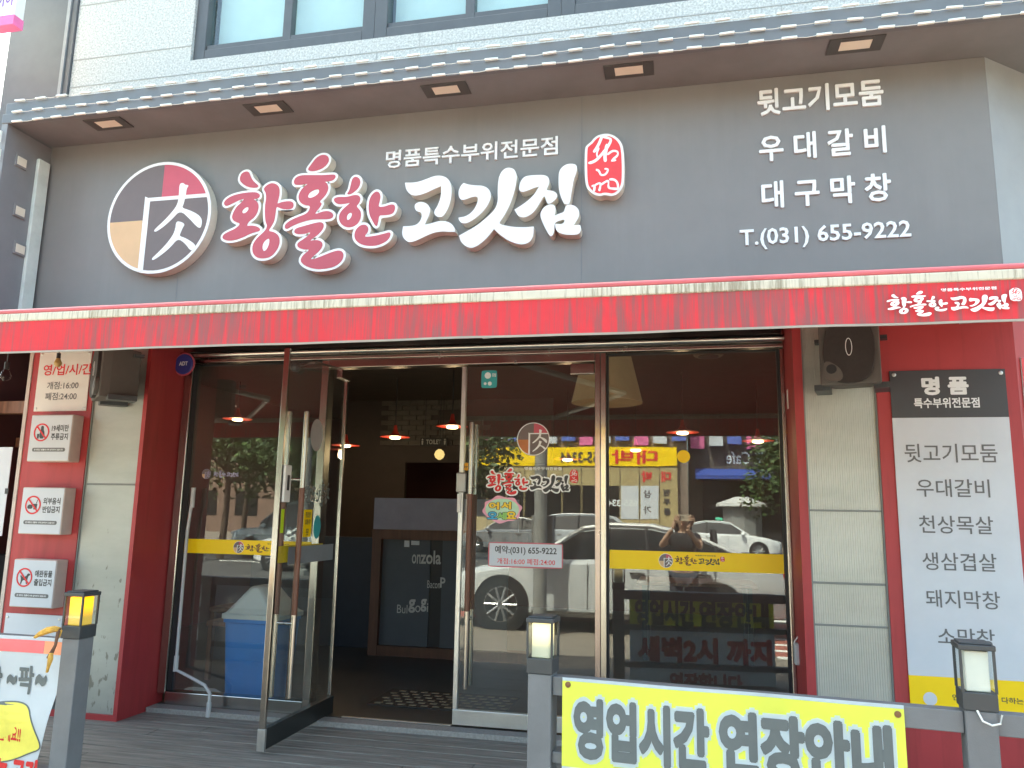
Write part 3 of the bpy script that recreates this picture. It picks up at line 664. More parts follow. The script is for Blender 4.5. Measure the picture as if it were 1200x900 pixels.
# ------------------------------------------------------------------ glass front
gf = thing('storefront_frame', (-1.5, 0, 0), 'stainless steel frame of the shop front with a thick head rail above the doors', 'door frame')
link('head_rail', B((-3.565, .62, -.07, .02, 2.435, 2.56)), M['chrome'], gf, bevel=.006)
link('head_rail', B((-3.565, .62, -.05, .05, 2.405, 2.43)), M['chromer'], gf, bevel=.004)
bm = bmesh.new(); tube(bm, [(-3.56, -.085, 2.455), (.62, -.085, 2.455)], .024, 14); link('round_rail', bm, M['chrome'], gf, smooth=True)
link('transom', B((-2.42, -.55, -.045, .05, 2.345, 2.402)), M['chromer'], gf, bevel=.004)
link('jamb', B((-3.565, -3.50, -.03, .06, .1, 2.402)), M['chrome'], gf, bevel=.006)
link('jamb', B((.597, .624, -.03, .06, .1, 2.402), (.645, .67, -.06, 0, .0, 2.56)), M['chrome'], gf, bevel=.006)
link('mullion', B((-.55, -.515, -.035, .06, .033, 2.402)), M['chromer'], gf, bevel=.004)
link('mullion', B((-.513, -.478, -.04, .06, .033, 2.402)), M['chrome'], gf, bevel=.004)
link('mullion', B((-2.475, -2.42, -.035, .06, .033, 2.402)), M['chrome'], gf, bevel=.005)
link('sill', B((-3.498, -2.477, -.03, .06, .033, .115)), M['chrome'], gf, bevel=.005)
link('sill', B((-.476, .595, -.03, .06, .033, .115)), M['chrome'], gf, bevel=.005)
link('gasket', B((-3.498, -3.465, -.012, .03, .118, 2.4), (.58, .596, -.012, .03, .118, 2.4), (-3.462, -2.48, -.012, .03, 2.388, 2.4), (-.474, .578, -.012, .03, 2.388, 2.4), (-.476, -.464, -.012, .03, .118, 2.386)), M['black'], gf)
for nm, x in (('spot', -3.9), ):
    pass
FG = Frame((0, -.004, 0))                       # outer face of the glass
lw = thing('shop_window', (-3.0, 0, .12), 'fixed shop window left of the open door with a yellow film band', 'window')
link('pane', B((-3.464, -2.478, -.004, .006, .118, 2.387)), M['glass'], lw)
o = link('film_band', FB(FG, (-3.462, -2.482, 1.045, 1.143, .001, .0022)), M['yellow'], lw)
emblem(FG, -3.035, 1.094, .041, lw, .0025, .003, (M['white'], M['emdark'], M['emred'], M['tan']), 'emblem_sticker')
logo(FG, -2.985, -2.62, 1.062, 1.122, lw, mat('brown_letter', (.12, .03, .03), .5), M['navytext'], w=.0026, small=M['navytext'], seal=(M['redtext'], M['white']))
paleL = mat('pale_violet_letter', (.40, .38, .62), .5)
emblem(FG, -3.335, 1.60, .035, lw, .001, .0014, (paleL, M['emdark'], M['emdark'], M['tan']), 'emblem_sticker')
logo(FG, -3.28, -3.08, 1.575, 1.625, lw, paleL, paleL, w=.001)
rw = thing('shop_window', (.05, 0, .12), 'large fixed shop window right of the closed door with a yellow film band', 'window')
link('pane', B((-.462, .578, -.004, .006, .118, 2.387)), M['glass'], rw)
link('film_band', FB(FG, (-.461, .577, 1.032, 1.145, .001, .0022)), M['yellow'], rw)
emblem(FG, -.115, 1.089, .043, rw, .0025, .003, (M['white'], M['emdark'], M['emred'], M['tan']), 'emblem_sticker')
logo(FG, -.062, .207, 1.063, 1.125, rw, mat('brown_letter', (.12, .03, .03), .5), M['navytext'], w=.0026, small=M['navytext'], seal=(M['redtext'], M['white']))
c = at(801, 535, 0); bm = bmesh.new(); prism(bm, FG, [circle(c.x, c.z, .04, 24)], .001, .002); o = link('sticker', bm, M['yellow'], rw); o['label'] = 'small round yellow sticker'

# closed door
D0, D1 = -1.452, -.553
cd = thing('glass_door', (D1, 0, .05), 'closed glass door with the round emblem and white phone notice on it', 'door', 'glass entrance doors')
link('pane', B((D0 + .03, D1, -.004, .006, .135, 2.335)), M['glass'], cd)
link('stile', B((D0, D0 + .03, -.018, .02, .135, 2.335)), M['alu'], cd, bevel=.003)
link('kick_plate', B((D0, D1, -.02, .022, .042, .134)), M['alu'], cd, bevel=.003)
link('top_clip', B((D1 - .16, D1 - .003, -.02, .022, 2.27, 2.337)), M['chromer'], cd, bevel=.003)
def handle(F, u, parent, v0, v1):
    h = bmesh.new(); tube(h, [F.p(u, v0, .055), F.p(u, v1, .055)], .016, 14)
    for q in (v0 + .42, v1 - .42): tube(h, [F.p(u, q, .0), F.p(u, q, .055)], .010, 10)
    o = link('handle', h, M['chrome'], parent, smooth=True)
    g = bmesh.new(); tube(g, [F.p(u, v0 + .47, .055), F.p(u, v1 - .47, .055)], .0175, 14); link('wood_grip', g, M['handlewood'], o, smooth=True)
    return o
handle(FG, -1.362, cd, .27, 1.95)
handle(Frame((0, .006, 0), N=(0, 1, 0)), -1.362, cd, .27, 1.95)
link('lock', B((D0 - .012, D0 + .055, -.045, -.019, 1.49, 1.62)), mat('lock_grey', (.35, .35, .34), .4, metal=.6), cd, bevel=.008)
link('lock', B((D0 - .006, D0 + .02, -.03, -.019, 1.36, 1.482)), M['whiteplastic'], cd, bevel=.004)
c = at(625, 514.5, -.004); emblem(FG, c.x, c.z, .109, cd, .001, .0016, (M['white'], M['emdark'], M['emred'], mat('emblem_orange', srgb(190, 120, 70), .5)), 'emblem_sticker')
a = at(571, 565, 0); b = at(667, 565, 0)
logo(FG, a.x, b.x, at(620, 580, 0).z, at(620, 549, 0).z, cd, M['redtext'], M['navytext'], w=.001, rim=M['white'], rimd=.009, small=M['white'], seal=(M['redtext'], M['white']))
# small round and square stickers, phone notice
def sticker(px0, py0, px1, py1, m, name, parent, w=.001, r=.01, F=FG):
    a = at(px0, py1, 0); b = at(px1, py0, 0)
    bm = bmesh.new(); u0, u1, v0, v1 = a.x, b.x, a.z, b.z
    q = chaikin([(u0 + r, v0), (u1 - r, v0), (u1, v0 + r), (u1, v1 - r), (u1 - r, v1), (u0 + r, v1), (u0, v1 - r), (u0, v0 + r)], 1)
    prism(bm, F, [q], w, w + .0012); return link(name, bm, m, parent), (u0, u1, v0, v1)
o, (u0, u1, v0, v1) = sticker(572, 637, 660, 664, M['redface'], 'phone_notice', cd)
link('notice_face', FB(FG, (u0 + .008, u1 - .008, v0 + .008, v1 - .008, .0022, .0028)), M['boardwhite'], o)
text('예약:(031) 655-9222', FG, u0 + .045, u1 - .04, v0 + .078, v1 - .022, M['navytext'], o, w=.0032, bold=.02)
text('개점:16:00 폐점:24:00', FG, u0 + .06, u1 - .05, v0 + .02, v0 + .058, M['redtext'], o, w=.0032, bold=.01)
o, (u0, u1, v0, v1) = sticker(564, 434, 583, 455, mat('teal_sticker', (.05, .38, .40), .5), 'sticker', cd); o['label'] = 'teal square sticker with a white figure'
bm = bmesh.new()
for q in (circle(u0 + .045, v1 - .035, .022, 16), circle(u0 + .06, v0 + .03, .014, 12), circle(u0 + .028, v0 + .03, .010, 12)): prism(bm, FG, [q], .0023, .003)
put_text(bm, '모범', FG, u1 - .035, u1 - .008, v1 - .045, v1 - .02, .003, .03); link('sticker_figure', bm, M['white'], o)
c = at(547, 547, 0); bm = bmesh.new(); prism(bm, FG, [circle(c.x, c.z, .026, 24)], .001, .002); o = link('sticker', bm, mat('amber', srgb(232, 170, 40), .5), cd); o['label'] = 'small round amber sticker'
text('24시', FG, c.x - .016, c.x + .016, c.z - .008, c.z + .008, M['navytext'], o, w=.0026, bold=.03)
# bubbly welcome sticker
wsx0, wsx1, wsz0, wsz1 = at(566, 612, 0).x, at(611, 612, 0).x, at(588, 612, 0).z, at(588, 582, 0).z
cu, cv = (wsx0 + wsx1) / 2, (wsz0 + wsz1) / 2
bm = bmesh.new(); prism(bm, FG, [[(cu + .128 * math.cos(k * .1309) * (1 + .06 * math.sin(k * 1.05)), cv + .085 * math.sin(k * .1309) * (1 + .08 * math.cos(k * .9))) for k in range(48)]], .001, .0018); o = link('welcome_sticker', bm, mat('pale_pink', srgb(236, 168, 190), .5), cd); o['label'] = 'bubbly multicoloured welcome sticker'
bm = bmesh.new(); prism(bm, FG, [[(cu + .112 * math.cos(k * .1309), cv + .07 * math.sin(k * .1309)) for k in range(48)]], .0018, .0024); link('sticker_ground', bm, mat('pale_mint', srgb(190, 226, 196), .5), o)
yl = mat('sticker_yellow', srgb(244, 206, 60), .5); bl_ = mat('sticker_blue', srgb(70, 170, 214), .5); gn_ = mat('sticker_green', srgb(150, 205, 110), .5)
for ch, u, v, m in (('어', -.055, .022, yl), ('서', .025, .025, yl), ('오', -.065, -.04, bl_), ('세', -.002, -.042, gn_), ('요', .06, -.036, yl)):
    h = .052; text(ch, FG, cu + u - .030, cu + u + .032, cv + v - h / 2 + .004, cv + v + h / 2 - .004, M['navytext'], o, w=.0027, bold=.01, fat=.10)
    text(ch, FG, cu + u - .030, cu + u + .032, cv + v - h / 2 + .004, cv + v + h / 2 - .004, m, o, w=.0036, bold=.01, fat=.04)

# open door: swung out towards the deck
OX = -2.335; DY0, DY1 = .10, -.775
FO = Frame((OX - .004, 0, 0), U=(0, -1, 0), N=(-1, 0, 0))          # left face of the open leaf; u runs outwards
FI = Frame((OX + .004, 0, 0), U=(0, -1, 0), N=(1, 0, 0))           # right face
od = thing('glass_door', (OX, 0, .05), 'glass door standing wide open over the deck with long wooden handles', 'door', 'glass entrance doors')
link('pane', B((OX - .004, OX + .004, DY1 + .012, DY0 - .03, .14, 2.325)), M['glass'], od)
link('stile', B((OX - .018, OX + .018, DY1 - .012, DY1 + .012, .14, 2.325)), M['chrome'], od, bevel=.003)
link('stile', B((OX - .012, OX + .012, DY0 - .03, DY0 - .015, .14, 2.325)), M['chrome'], od, bevel=.003)
link('kick_plate', B((OX - .022, OX + .022, DY1 + .008, DY0, .028, .138)), mat('kick_dark', (.05, .055, .055), .35, metal=.6), od, bevel=.003)
link('kick_cap', B((OX - .024, OX + .024, DY1 - .014, DY1 + .007, .022, .14)), M['alu'], od, bevel=.003)
link('top_clip', B((OX - .022, OX + .022, DY0 - .14, DY0, 2.27, 2.335)), M['chromer'], od, bevel=.003)
handle(FO, .60, od, .27, 1.96); handle(FI, .60, od, .27, 1.96)
link('lock', FB(FI, (.70, .775, 1.40, 1.62, .016, .034)), M['whiteplastic'], od, bevel=.006)
link('lock_keyhole', FB(FI, (.725, .75, 1.47, 1.56, .0345, .037)), M['black'], od)
bm = bmesh.new(); prism(bm, FI, [circle(.34, 1.84, .085, 32, .105)], .001, .002); o = link('sticker', bm, mat('frosted_oval', (.42, .42, .42), .6), od); o['label'] = 'pale grey oval sticker'
logo(FO, .08, .47, 1.38, 1.56, od, mat('back_print', (.42, .42, .42), .6), MATS['back_print'], w=.001, mirror=False)
o = link('sticker', FB(FI, (.34, .45, 1.19, 1.36, .001, .002)), M['yellow'], od); o['label'] = 'yellow notice with black writing'
bm = bmesh.new(); put_text(bm, '영업중', FI, .36, .43, 1.31, 1.345, .003, .02); put_text(bm, '미세요', FI, .36, .43, 1.265, 1.30, .003, .02); put_text(bm, '문', FI, .375, .415, 1.2, 1.24, .003, .02); link('lettering', bm, M['navytext'], o)
bm = bmesh.new(); prism(bm, FI, [circle(.26, 1.25, .05, 24, .075)], .001, .002); o = link('sticker', bm, MATS['teal_sticker'], od); o['label'] = 'round teal sticker'
o = link('sticker', FB(FI, (.70, .735, 1.22, 1.36, .001, .002)), mat('lime', srgb(190, 220, 40), .5), od); o['label'] = 'narrow lime green label'
o = link('film_band', FB(FI, (.0, .62, 1.03, 1.135, .001, .0018)), mat('frosted_film', (.22, .235, .25), .6), od)
o = link('film_band', FB(FO, (.14, .74, 1.045, 1.143, .001, .0018)), M['yellow'], od)
bm = bmesh.new(); tube(bm, [(OX - .3, -.06, 2.36), (OX - .06, -.3, 2.335), (OX, -.02, 2.34)], .008, 8); link('closer_arm', bm, M['chromer'], od)

# things on the front
bm = bmesh.new(); c = at(216, 427, -.12); lathe(bm, [(.075, 0), (.075, .008), (.068, .014)], c, 28, Vector((0, -1, 0)))
c = at(216, 427, -.12); ad = thing('security_sign', c, 'small round blue security company sign at the top left of the shop window', 'sign')
link('disc', bm, mat('sign_blue', (.03, .04, .22), .4), ad); text('ADT', Frame((0, c.y - .016, 0)), c.x - .03, c.x + .04, c.z - .012, c.z + .018, M['white'], ad, bold=.03)
bm = bmesh.new(); lathe(bm, [(.085, -.004), (.085, .003)], c, 28, Vector((0, -1, 0))); link('backing', bm, M['redface'], ad)
bm = bmesh.new(); c2 = at(348, 428, -.02)
lathe(bm, [(.02, 0), (.034, .02), (.034, .05), (.02, .07)], (c2.x, c2.y - .02, c2.z - .05), 16, Vector((0, 0, 1)))
tag(link('door_sensor', bm, M['postdark'], smooth=True), 'small dark oval door sensor hanging at the top of the left window', 'sensor')
bm = bmesh.new()
pts = [at(212, 592, -.07), at(213, 690, -.07), at(214, 735, -.07)]
x0 = at(213, 700, -.07).x
tube(bm, [(x0 + .02, -.07, 1.45), (x0, -.07, 1.2), (x0, -.07, .36)], .011, 8)
p = [at(214, 755, -.07), at(215, 783, -.07), at(222, 793, -.09), at(240, 803, -.12), at(246, 813, -.13), at(247, 832, -.13)]
tube(bm, [Vector((x0, -.07, .36)), Vector((x0, -.07, .27)), p[2], p[3], p[4], Vector((p[4].x, -.13, .0))], .011, 8)
cp = thing('conduit_pipe', (x0, -.07, 0), 'thin grey plastic pipe bending along the left window down to the deck', 'pipe')
link('pipe', bm, M['plastic'], cp, smooth=True)
bm = bmesh.new(); tube(bm, [(x0, -.07, .36), (x0, -.07, .26)], .017, 10); link('coupling', bm, M['plastic'], cp, smooth=True)
bm = bmesh.new(); tube(bm, [(p[4].x, -.13, .09), (p[4].x, -.13, .0)], .017, 10); link('coupling', bm, M['plastic'], cp, smooth=True)
bm = bmesh.new(); tube(bm, [(x0 + .02, -.07, 1.5), (x0 + .02, -.07, 1.36)], .016, 10); link('coupling', bm, M['plastic'], cp, smooth=True)

c = at(928, 468, -.1); c3 = at(938, 765, -.1)
ap = thing('power_adapter', c, 'white power adapter on the right door jamb with a thin white cord running down', 'adapter')
link('housing', B((c.x - .028, c.x + .028, -.13, -.085, c.z - .06, c.z + .06)), M['whiteplastic'], ap, bevel=.006)
bm = bmesh.new(); qs = [at(930, 480, -.11), at(932, 520, -.11), at(935, 570, -.11), at(941, 620, -.11), at(943, 700, -.11), at(941, 738, -.11), at(931, 752, -.11), at(933, 766, -.11)]
tube(bm, qs, .0045, 6); link('cord', bm, M['whiteplastic'], ap, smooth=True)
jb = thing('socket_box', c3, 'small grey outdoor socket box low on the right door jamb', 'socket box')
link('housing', B((c3.x - .035, c3.x + .03, -.13, -.07, c3.z - .065, c3.z + .055)), M['plastic'], jb, bevel=.006)
link('lid', B((c3.x - .028, c3.x + .023, -.136, -.131, c3.z - .055, c3.z + .045)), M['plastic'], jb, bevel=.003)

# speakers ------------------------------------------------------------------
def speaker(cx, cz, w, h, turn, label, side):
    t = thing('speaker', (cx, FRT, cz), label, 'speaker', 'speakers under the awning')
    ca, sa = math.cos(turn), math.sin(turn)
    F = Frame((cx, -.66, cz), (ca, sa, 0), (0, 0, 1), (sa, -ca, 0))
    bm = bmesh.new()     # wedge cabinet: wide front, narrow back
    fr = [(-w / 2, -h / 2), (w / 2, -h / 2), (w / 2, h / 2), (-w / 2, h / 2)]
    rings = []
    for w_, k, kv in ((-.24, .62, .92), (-.06, .97, 1), (0, 1, 1)):
        rings.append([F.p(u * k, v * kv, w_) for u, v in fr])
    loft(bm, rings); link('cabinet', bm, M['speaker2'], t, bevel=.008)
    bm = bmesh.new()
    q = chaikin([(-w * .30, -h * .49), (w * .30, -h * .49), (w * .42, -h * .1), (w * .42, h * .2), (w * .34, h * .48), (-w * .34, h * .48), (-w * .42, h * .15), (-w * .44, -h * .12)], 2)
    prism(bm, F, [q], .001, .022); link('grille', bm, M['speaker'], t, bevel=.006)
    bm = bmesh.new(); s = -1 if side > 0 else 1
    q = chaikin([(s * w * .44, -h * .46), (s * w * .10, -h * .46), (s * w * .14, -h * .24), (s * w * .44, -h * .08)], 2); prism(bm, F, [q], .001, .026); o = link('port_cover', bm, M['speaker2'], t)
    bm = bmesh.new(); prism(bm, F, [circle(s * w * .30, -h * .26, .026, 24)], .0262, .028); link('port', bm, M['black'], o)
    bm = bmesh.new(); prism(bm, F, [circle(0, h * .08, .017, 24, .048), circle(0, h * .08, .0135, 24, .044)], .0222, .0245); link('badge', bm, M['white'], t)
    for q_ in ((-w * .62, -w * .36, -h * .5 - .02, -h * .5 + .012, -.22, -.05), (w * .36, w * .62, -h * .5 - .02, -h * .5 + .012, -.22, -.05), (-w * .62, -w * .5, h * .3, h * .36, -.24, -.18), (w * .5, w * .62, h * .3, h * .36, -.24, -.18)): link('bracket', FB(F, q_), M['postdark'], t)
    link('wall_arm', B((cx - .05, cx + .05, FRT - .06, FRT - .001, cz - .06, cz + .06)), M['black'], t)
speaker(.875, 2.235, .30, .34, R(-14), 'dark wedge speaker hanging over the ribbed metal panel beside the menu board', 1)
speaker(-3.765, 2.225, .33, .34, R(-42), 'dark wedge speaker turned left, covering the corner of the opening hours board', -1)

# boards --------------------------------------------------------------------
FW = Frame((0, FRT, 0))
def screws(bm, F, pts, w, r=.009):
    for u, v in pts: lathe(bm, [(r, 0), (r, .003), (r * .6, .005)], F.p(u, v, w), 12, F.N)
hb = thing('hours_board', (-4.25, FRT, 2.0), 'white opening hours board with red heading, pinned high on the left red pier', 'board')
link('panel', FB(FW, (-4.475, -4.045, 2.01, 2.46, .002, .008)), mat('paper_white', (.74, .72, .68), .5, var=.03), hb, bevel=.002)
text('영/업/시/간', FW, -4.43, -4.03, 2.265, 2.345, M['redtext'], hb, w=.0095, bold=.02)
text('개점:16:00', FW, -4.385, -4.125, 2.165, 2.22, M['greytext'], hb, w=.0095, bold=.012)
text('폐점:24:00', FW, -4.39, -4.13, 2.088, 2.143, M['greytext'], hb, w=.0095, bold=.012)
bm = bmesh.new(); screws(bm, FW, [(-4.455, 2.03), (-4.065, 2.03), (-4.455, 2.42), (-4.065, 2.42)], .008); link('screw', bm, M['alu'], hb)

def sign_box(z0, z1, label, l1, l2, pict):
    t = thing('notice_box', (-4.22, FRT, z0), label, 'sign box', 'prohibition sign boxes on the red pier')
    x0, x1 = -4.392, -4.055; F = Frame((0, FRT - .1, 0)); h = z1 - z0
    link('box', B((x0, x1, FRT - .1, FRT - .001, z0, z1)), M['boxside'], t, bevel=.006)
    link('face', FB(F, (x0 + .006, x1 - .006, z0 + .006, z1 - .006, .0005, .003)), M['boardwhite'], t)
    uc, vc, r = x0 + .098, z0 + h * .62, .062
    bm = bmesh.new()
    if pict == 'bottle':
        prism(bm, F, [chaikin([(uc - .008, vc + .045), (uc + .014, vc + .045), (uc + .014, vc + .018), (uc + .024, vc), (uc + .024, vc - .042), (uc - .014, vc - .042), (uc - .014, vc), (uc - .008, vc + .018)], 1)], .0032, .0042)
        prism(bm, F, [[(uc - .034, vc - .01), (uc - .017, vc - .01), (uc - .019, vc - .042), (uc - .032, vc - .042)]], .0032, .0044)
    elif pict == 'food':
        prism(bm, F, [[(uc + .002, vc + .008), (uc + .034, vc + .008), (uc + .030, vc - .03), (uc + .008, vc - .03)]], .0032, .0042)
        prism(bm, F, [[(uc + .022, vc + .009), (uc + .036, vc + .044), (uc + .040, vc + .043), (uc + .027, vc + .009)]], .0032, .0042)
        prism(bm, F, [chaikin([(uc - .042, vc - .004), (uc - .022, vc + .006), (uc - .002, vc - .004), (uc - .002, vc - .026), (uc - .042, vc - .026)], 1)], .0032, .0043)
    else:
        prism(bm, F, [chaikin([(uc - .034, vc + .012), (uc - .026, vc + .014), (uc - .018, vc + .004), (uc + .012, vc + .006), (uc + .024, vc + .028), (uc + .044, vc + .024), (uc + .042, vc + .014), (uc + .032, vc + .012), (uc + .024, vc - .012), (uc + .026, vc - .044), (uc + .018, vc - .044), (uc + .012, vc - .018), (uc - .012, vc - .018), (uc - .02, vc - .044), (uc - .028, vc - .044), (uc - .024, vc - .012)], 1)], .0032, .0042)
    link('pictogram', bm, M['navytext'], t)
    bm = bmesh.new(); prism(bm, F, [circle(uc, vc, r, 40), circle(uc, vc, r - .01, 40)], .0032, .0052); d = .045
    prism(bm, F, [[(uc - d - .003, vc + d - .003), (uc - d + .005, vc + d + .004), (uc + d + .003, vc - d + .003), (uc + d - .005, vc - d - .004)]], .0046, .0056); link('forbidden_ring', bm, M['redtext'], t)
    bm = bmesh.new(); put_text(bm, l1, F, x0 + .178, x0 + .312, z0 + h * .64, z0 + h * .78, .0034, .012, fat=.02); put_text(bm, l2, F, x0 + .178, x0 + .312, z0 + h * .46, z0 + h * .60, .0034, .012, fat=.02); link('lettering', bm, M['navytext'], t)
    bm = bmesh.new(); q = [(x0 + .05 + .012 * math.cos(a), z0 + h * .25 + .013 * math.sin(a)) for a in [R(90 + 18 * k) for k in range(11)]] + [(x0 + .29 + .012 * math.cos(a), z0 + h * .25 + .013 * math.sin(a)) for a in [R(-90 + 18 * k) for k in range(11)]]
    prism(bm, F, [q], .0032, .0042); o = link('pill_bar', bm, M['greytext'], t)
    text('본 매장은 법률에 의해 금지되어 있습니다', F, x0 + .055, x0 + .285, z0 + h * .25 - .006, z0 + h * .25 + .006, M['white'], o, w=.0048, bold=.02, res=1)
sign_box(1.652, 1.972, 'white box sign with a crossed out bottle in a red ring', '19세미만', '주류금지', 'bottle')
sign_box(1.165, 1.477, 'white box sign with crossed out food and drink cup in a red ring', '외부음식', '반입금지', 'food')
sign_box(.69, 1.0, 'white box sign with a crossed out dog in a red ring', '애완동물', '출입금지', 'dog')
bb = thing('blank_board', (-4.25, FRT, .4), 'plain white board with corner screws under the dog sign, partly behind the left banner', 'board')
link('panel', FB(FW, (-4.50, -4.05, .30, .635, .002, .008)), M['boardwhite'], bb, bevel=.002)
bm = bmesh.new(); screws(bm, FW, [(-4.48, .61), (-4.07, .61)], .008); link('screw', bm, M['alu'], bb)

mb = thing('menu_board', (1.41, FRT, .3), 'tall menu board with dark heading, pale body and yellow foot on the right red wall', 'menu board')
MX0, MX1 = 1.128, 1.705; zt = 2.175
zh = at(1100, 489.5, FRT).z; zy = at(1090, 792, FRT).z; zb = .318
link('heading_panel', FB(FW, (MX0, MX1, zh, zt, .002, .010)), M['boarddark'], mb)
link('body_panel', FB(FW, (MX0, MX1, zy, zh - .0005, .002, .010)), M['boardwhite'], mb)
link('foot_panel', FB(FW, (MX0, MX1, zb, zy - .0005, .002, .010)), M['yellow'], mb)
Y_ = FRT - .012
text('명 품', FW, *tpx(1081, 453, 1134, 451, 20, Y_), M['white'], mb, w=.0115, bold=.01, fat=.04)
text('특수부위전문점', FW, *tpx(1071, 473, 1148, 471, 12, Y_), M['white'], mb, w=.0115, bold=.025)
for s, a in (('뒷고기모둠', (1060, 531, 1169, 531, 22)), ('우대갈비', (1074, 572, 1160, 572, 21)), ('천상목살', (1077, 615, 1164, 615, 21)), ('생삼겹살', (1081, 658, 1168, 659, 21)), ('돼지막창', (1085, 702, 1172, 703, 21)), ('소막창', (1099, 746, 1166, 748, 21))):
    text(s, FW, *tpx(*a, Y_), M['greytext'], mb, w=.0115, bold=.006)
bm = bmesh.new(); put_text(bm, '언제나 정성을 다하는', FW, MX0 + .20, MX1 - .05, zb + .135, zb + .165, .0115, .015); put_text(bm, '맛으로 보답하겠습니다', FW, MX0 + .20, MX1 - .05, zb + .03, zb + .06, .0115, .015); link('lettering', bm, M['navytext'], mb)
bm = bmesh.new(); prism(bm, FW, [circle(MX0 + .095, zb + .135, .033, 24)], .0105, .0112); prism(bm, FW, [circle(MX0 + .062, zb + .085, .016, 16)], .0105, .0113); prism(bm, FW, [circle(MX0 + .128, zb + .085, .016, 16)], .0105, .0113); link('badge', bm, M['boardwhite'], mb)
bm = bmesh.new(); screws(bm, FW, [(MX0 + .022, zt - .022), (MX1 - .022, zt - .022), (MX0 + .022, zb + .022), (MX1 - .022, zb + .022)], .010, .011); link('screw', bm, M['alu'], mb)
ps = thing('poster', rc.p(.06, 1.7, 0), 'white poster with red and navy top on the angled red wall at the right edge', 'poster')
link('sheet', FB(rc, (.035, .55, .9, 2.24, .002, .008)), M['boardwhite'], ps)
link('top_band', FB(rc, (.036, .549, 2.06, 2.239, .0085, .0095)), M['redtext'], ps); link('navy_band', FB(rc, (.06, .5, 2.10, 2.17, .0098, .0105)), mat('navy', (.03, .03, .14), .5), ps)

# ------------------------------------------------------------------ inside the shop
bn = thing('trash_bin', (-2.99, .36, .03), 'blue plastic bin with a white swing top behind the left window', 'bin')
def rrect(cx, cy, w, d, z, r=.05):
    q = []
    for (sx, sy, a0) in ((1, 1, 0), (-1, 1, 90), (-1, -1, 180), (1, -1, 270)):
        for k in range(5): a = R(a0 + k * 22.5); q.append(Vector((cx + sx * (w / 2 - r) + r * math.cos(a), cy + sy * (d / 2 - r) + r * math.sin(a), z)))
    return q
bx, by = -3.0, .33
bm = bmesh.new(); loft(bm, [rrect(bx, by, .37, .32, .031), rrect(bx, by, .42, .37, .56), rrect(bx, by, .44, .39, .565), rrect(bx, by, .44, .39, .59)]); link('body', bm, M['binblue'], bn, smooth=True)
bm = bmesh.new(); loft(bm, [rrect(bx, by, .46, .41, .591), rrect(bx, by, .46, .41, .62), rrect(bx, by, .42, .37, .63), rrect(bx, by, .12, .28, .80), rrect(bx, by, .10, .24, .81)]); lid = link('lid', bm, M['whiteplastic'], bn, smooth=True)
bm = bmesh.new(); tube(bm, [(-2.74, .28, .03), (-2.74, .28, 1.2)], .02, 8); 
tag(link('partition_post', bm, M['wood'], smooth=True), 'dark wooden upright standing just right of the blue bin', 'post')
# stools and table on the left inside
def stool(x, y, label):
    t = thing('wooden_stool', (x, y, .03), label, 'stool', 'wooden stools inside the left window')
    link('seat', B((x - .17, x + .17, y - .17, y + .17, .44, .48)), M['wood'], t, bevel=.008)
    for sx in (-.14, .14):
        for sy in (-.14, .14): link('leg', B((x + sx - .018, x + sx + .018, y + sy - .018, y + sy + .018, .03, .44)), M['wood'], t)
stool(-3.55, .9, 'wooden stool inside, left of the bin and nearest the window'); stool(-4.05, 1.7, 'wooden stool further back inside the left window')
bg_ = bmesh.new(); q = [rrect(-3.36, .17, .28, .10, .031, .03), rrect(-3.35, .17, .30, .12, .07, .04), rrect(-3.36, .17, .22, .08, .10, .03)]; loft(bg_, q)
tag(link('plastic_bag', bg_, M['whiteplastic'], smooth=True), 'crumpled white plastic bag lying inside the left window', 'bag')
# counter partition with English dish names
ct = thing('counter', (-2.4, 2.2, .03), 'wood framed counter with dark boards of white dish names inside the doorway', 'counter')
link('frame', B((-2.93, -2.84, 2.15, 2.3, .03, 1.19), (-2.93, -1.4, 2.14, 2.3, 1.10, 1.19), (-2.84, -1.4, 2.16, 2.3, .03, .12)), mat('dark_walnut', (.10, .045, .028), .5, var=.3, scale=4, stretch=(6, 6, .5)), ct)
slate = mat('slate_board', (.065, .075, .09), .6, var=.1)
link('board', B((-2.838, -2.36, 2.2, 2.22, .122, 1.098)), slate, ct); link('board', B((-2.24, -1.6, 2.2, 2.22, .122, 1.098)), slate, ct)
link('board_gap', B((-2.358, -2.242, 2.21, 2.23, .122, 1.098)), M['black'], ct)
Fc = Frame((0, 2.198, 0)); chalk = mat('chalk_letter', (.5, .5, .49), .6)
def ipx(s, xl, xr, yt, yb, **k): text(s, Fc, at(xl, 650, 2.198).x, at(xr, 650, 2.198).x, at(500, yb, 2.198).z, at(500, yt, 2.198).z, chalk, ct, **k)
ipx('on', 483, 493, 650, 661, bold=.01); ipx('zola', 493, 517, 645, 661, bold=.02); ipx('Bacon', 502, 517, 680, 689); ipx('P', 517, 523, 676, 688, bold=.02); ipx('Bul', 468, 480, 710, 720); ipx('g', 481, 489, 703, 719, bold=.03); ipx('o', 489, 495, 710, 718); ipx('g', 495, 502, 702, 717, bold=.03)
ipx('i', 502.5, 504, 707, 717)
link('privacy_screen', B((-2.93, -1.5, 2.16, 2.18, 1.193, 1.49)), mat('violet_screen', (.25, .25, .33), .5, var=.1), ct)
link('note', B((-2.62, -2.57, 2.19, 2.199, 1.03, 1.09), (-2.55, -2.47, 2.19, 2.199, 1.05, 1.09)), M['boardwhite'], ct)
tag(link('wainscot_panel', B((-4.4, -3.0, 2.5, 2.56, .03, 1.1)), mat('navy_panel', (.028, .036, .05), .6, var=.15)), 'dark blue grey low panel inside, left of the counter', 'panel')
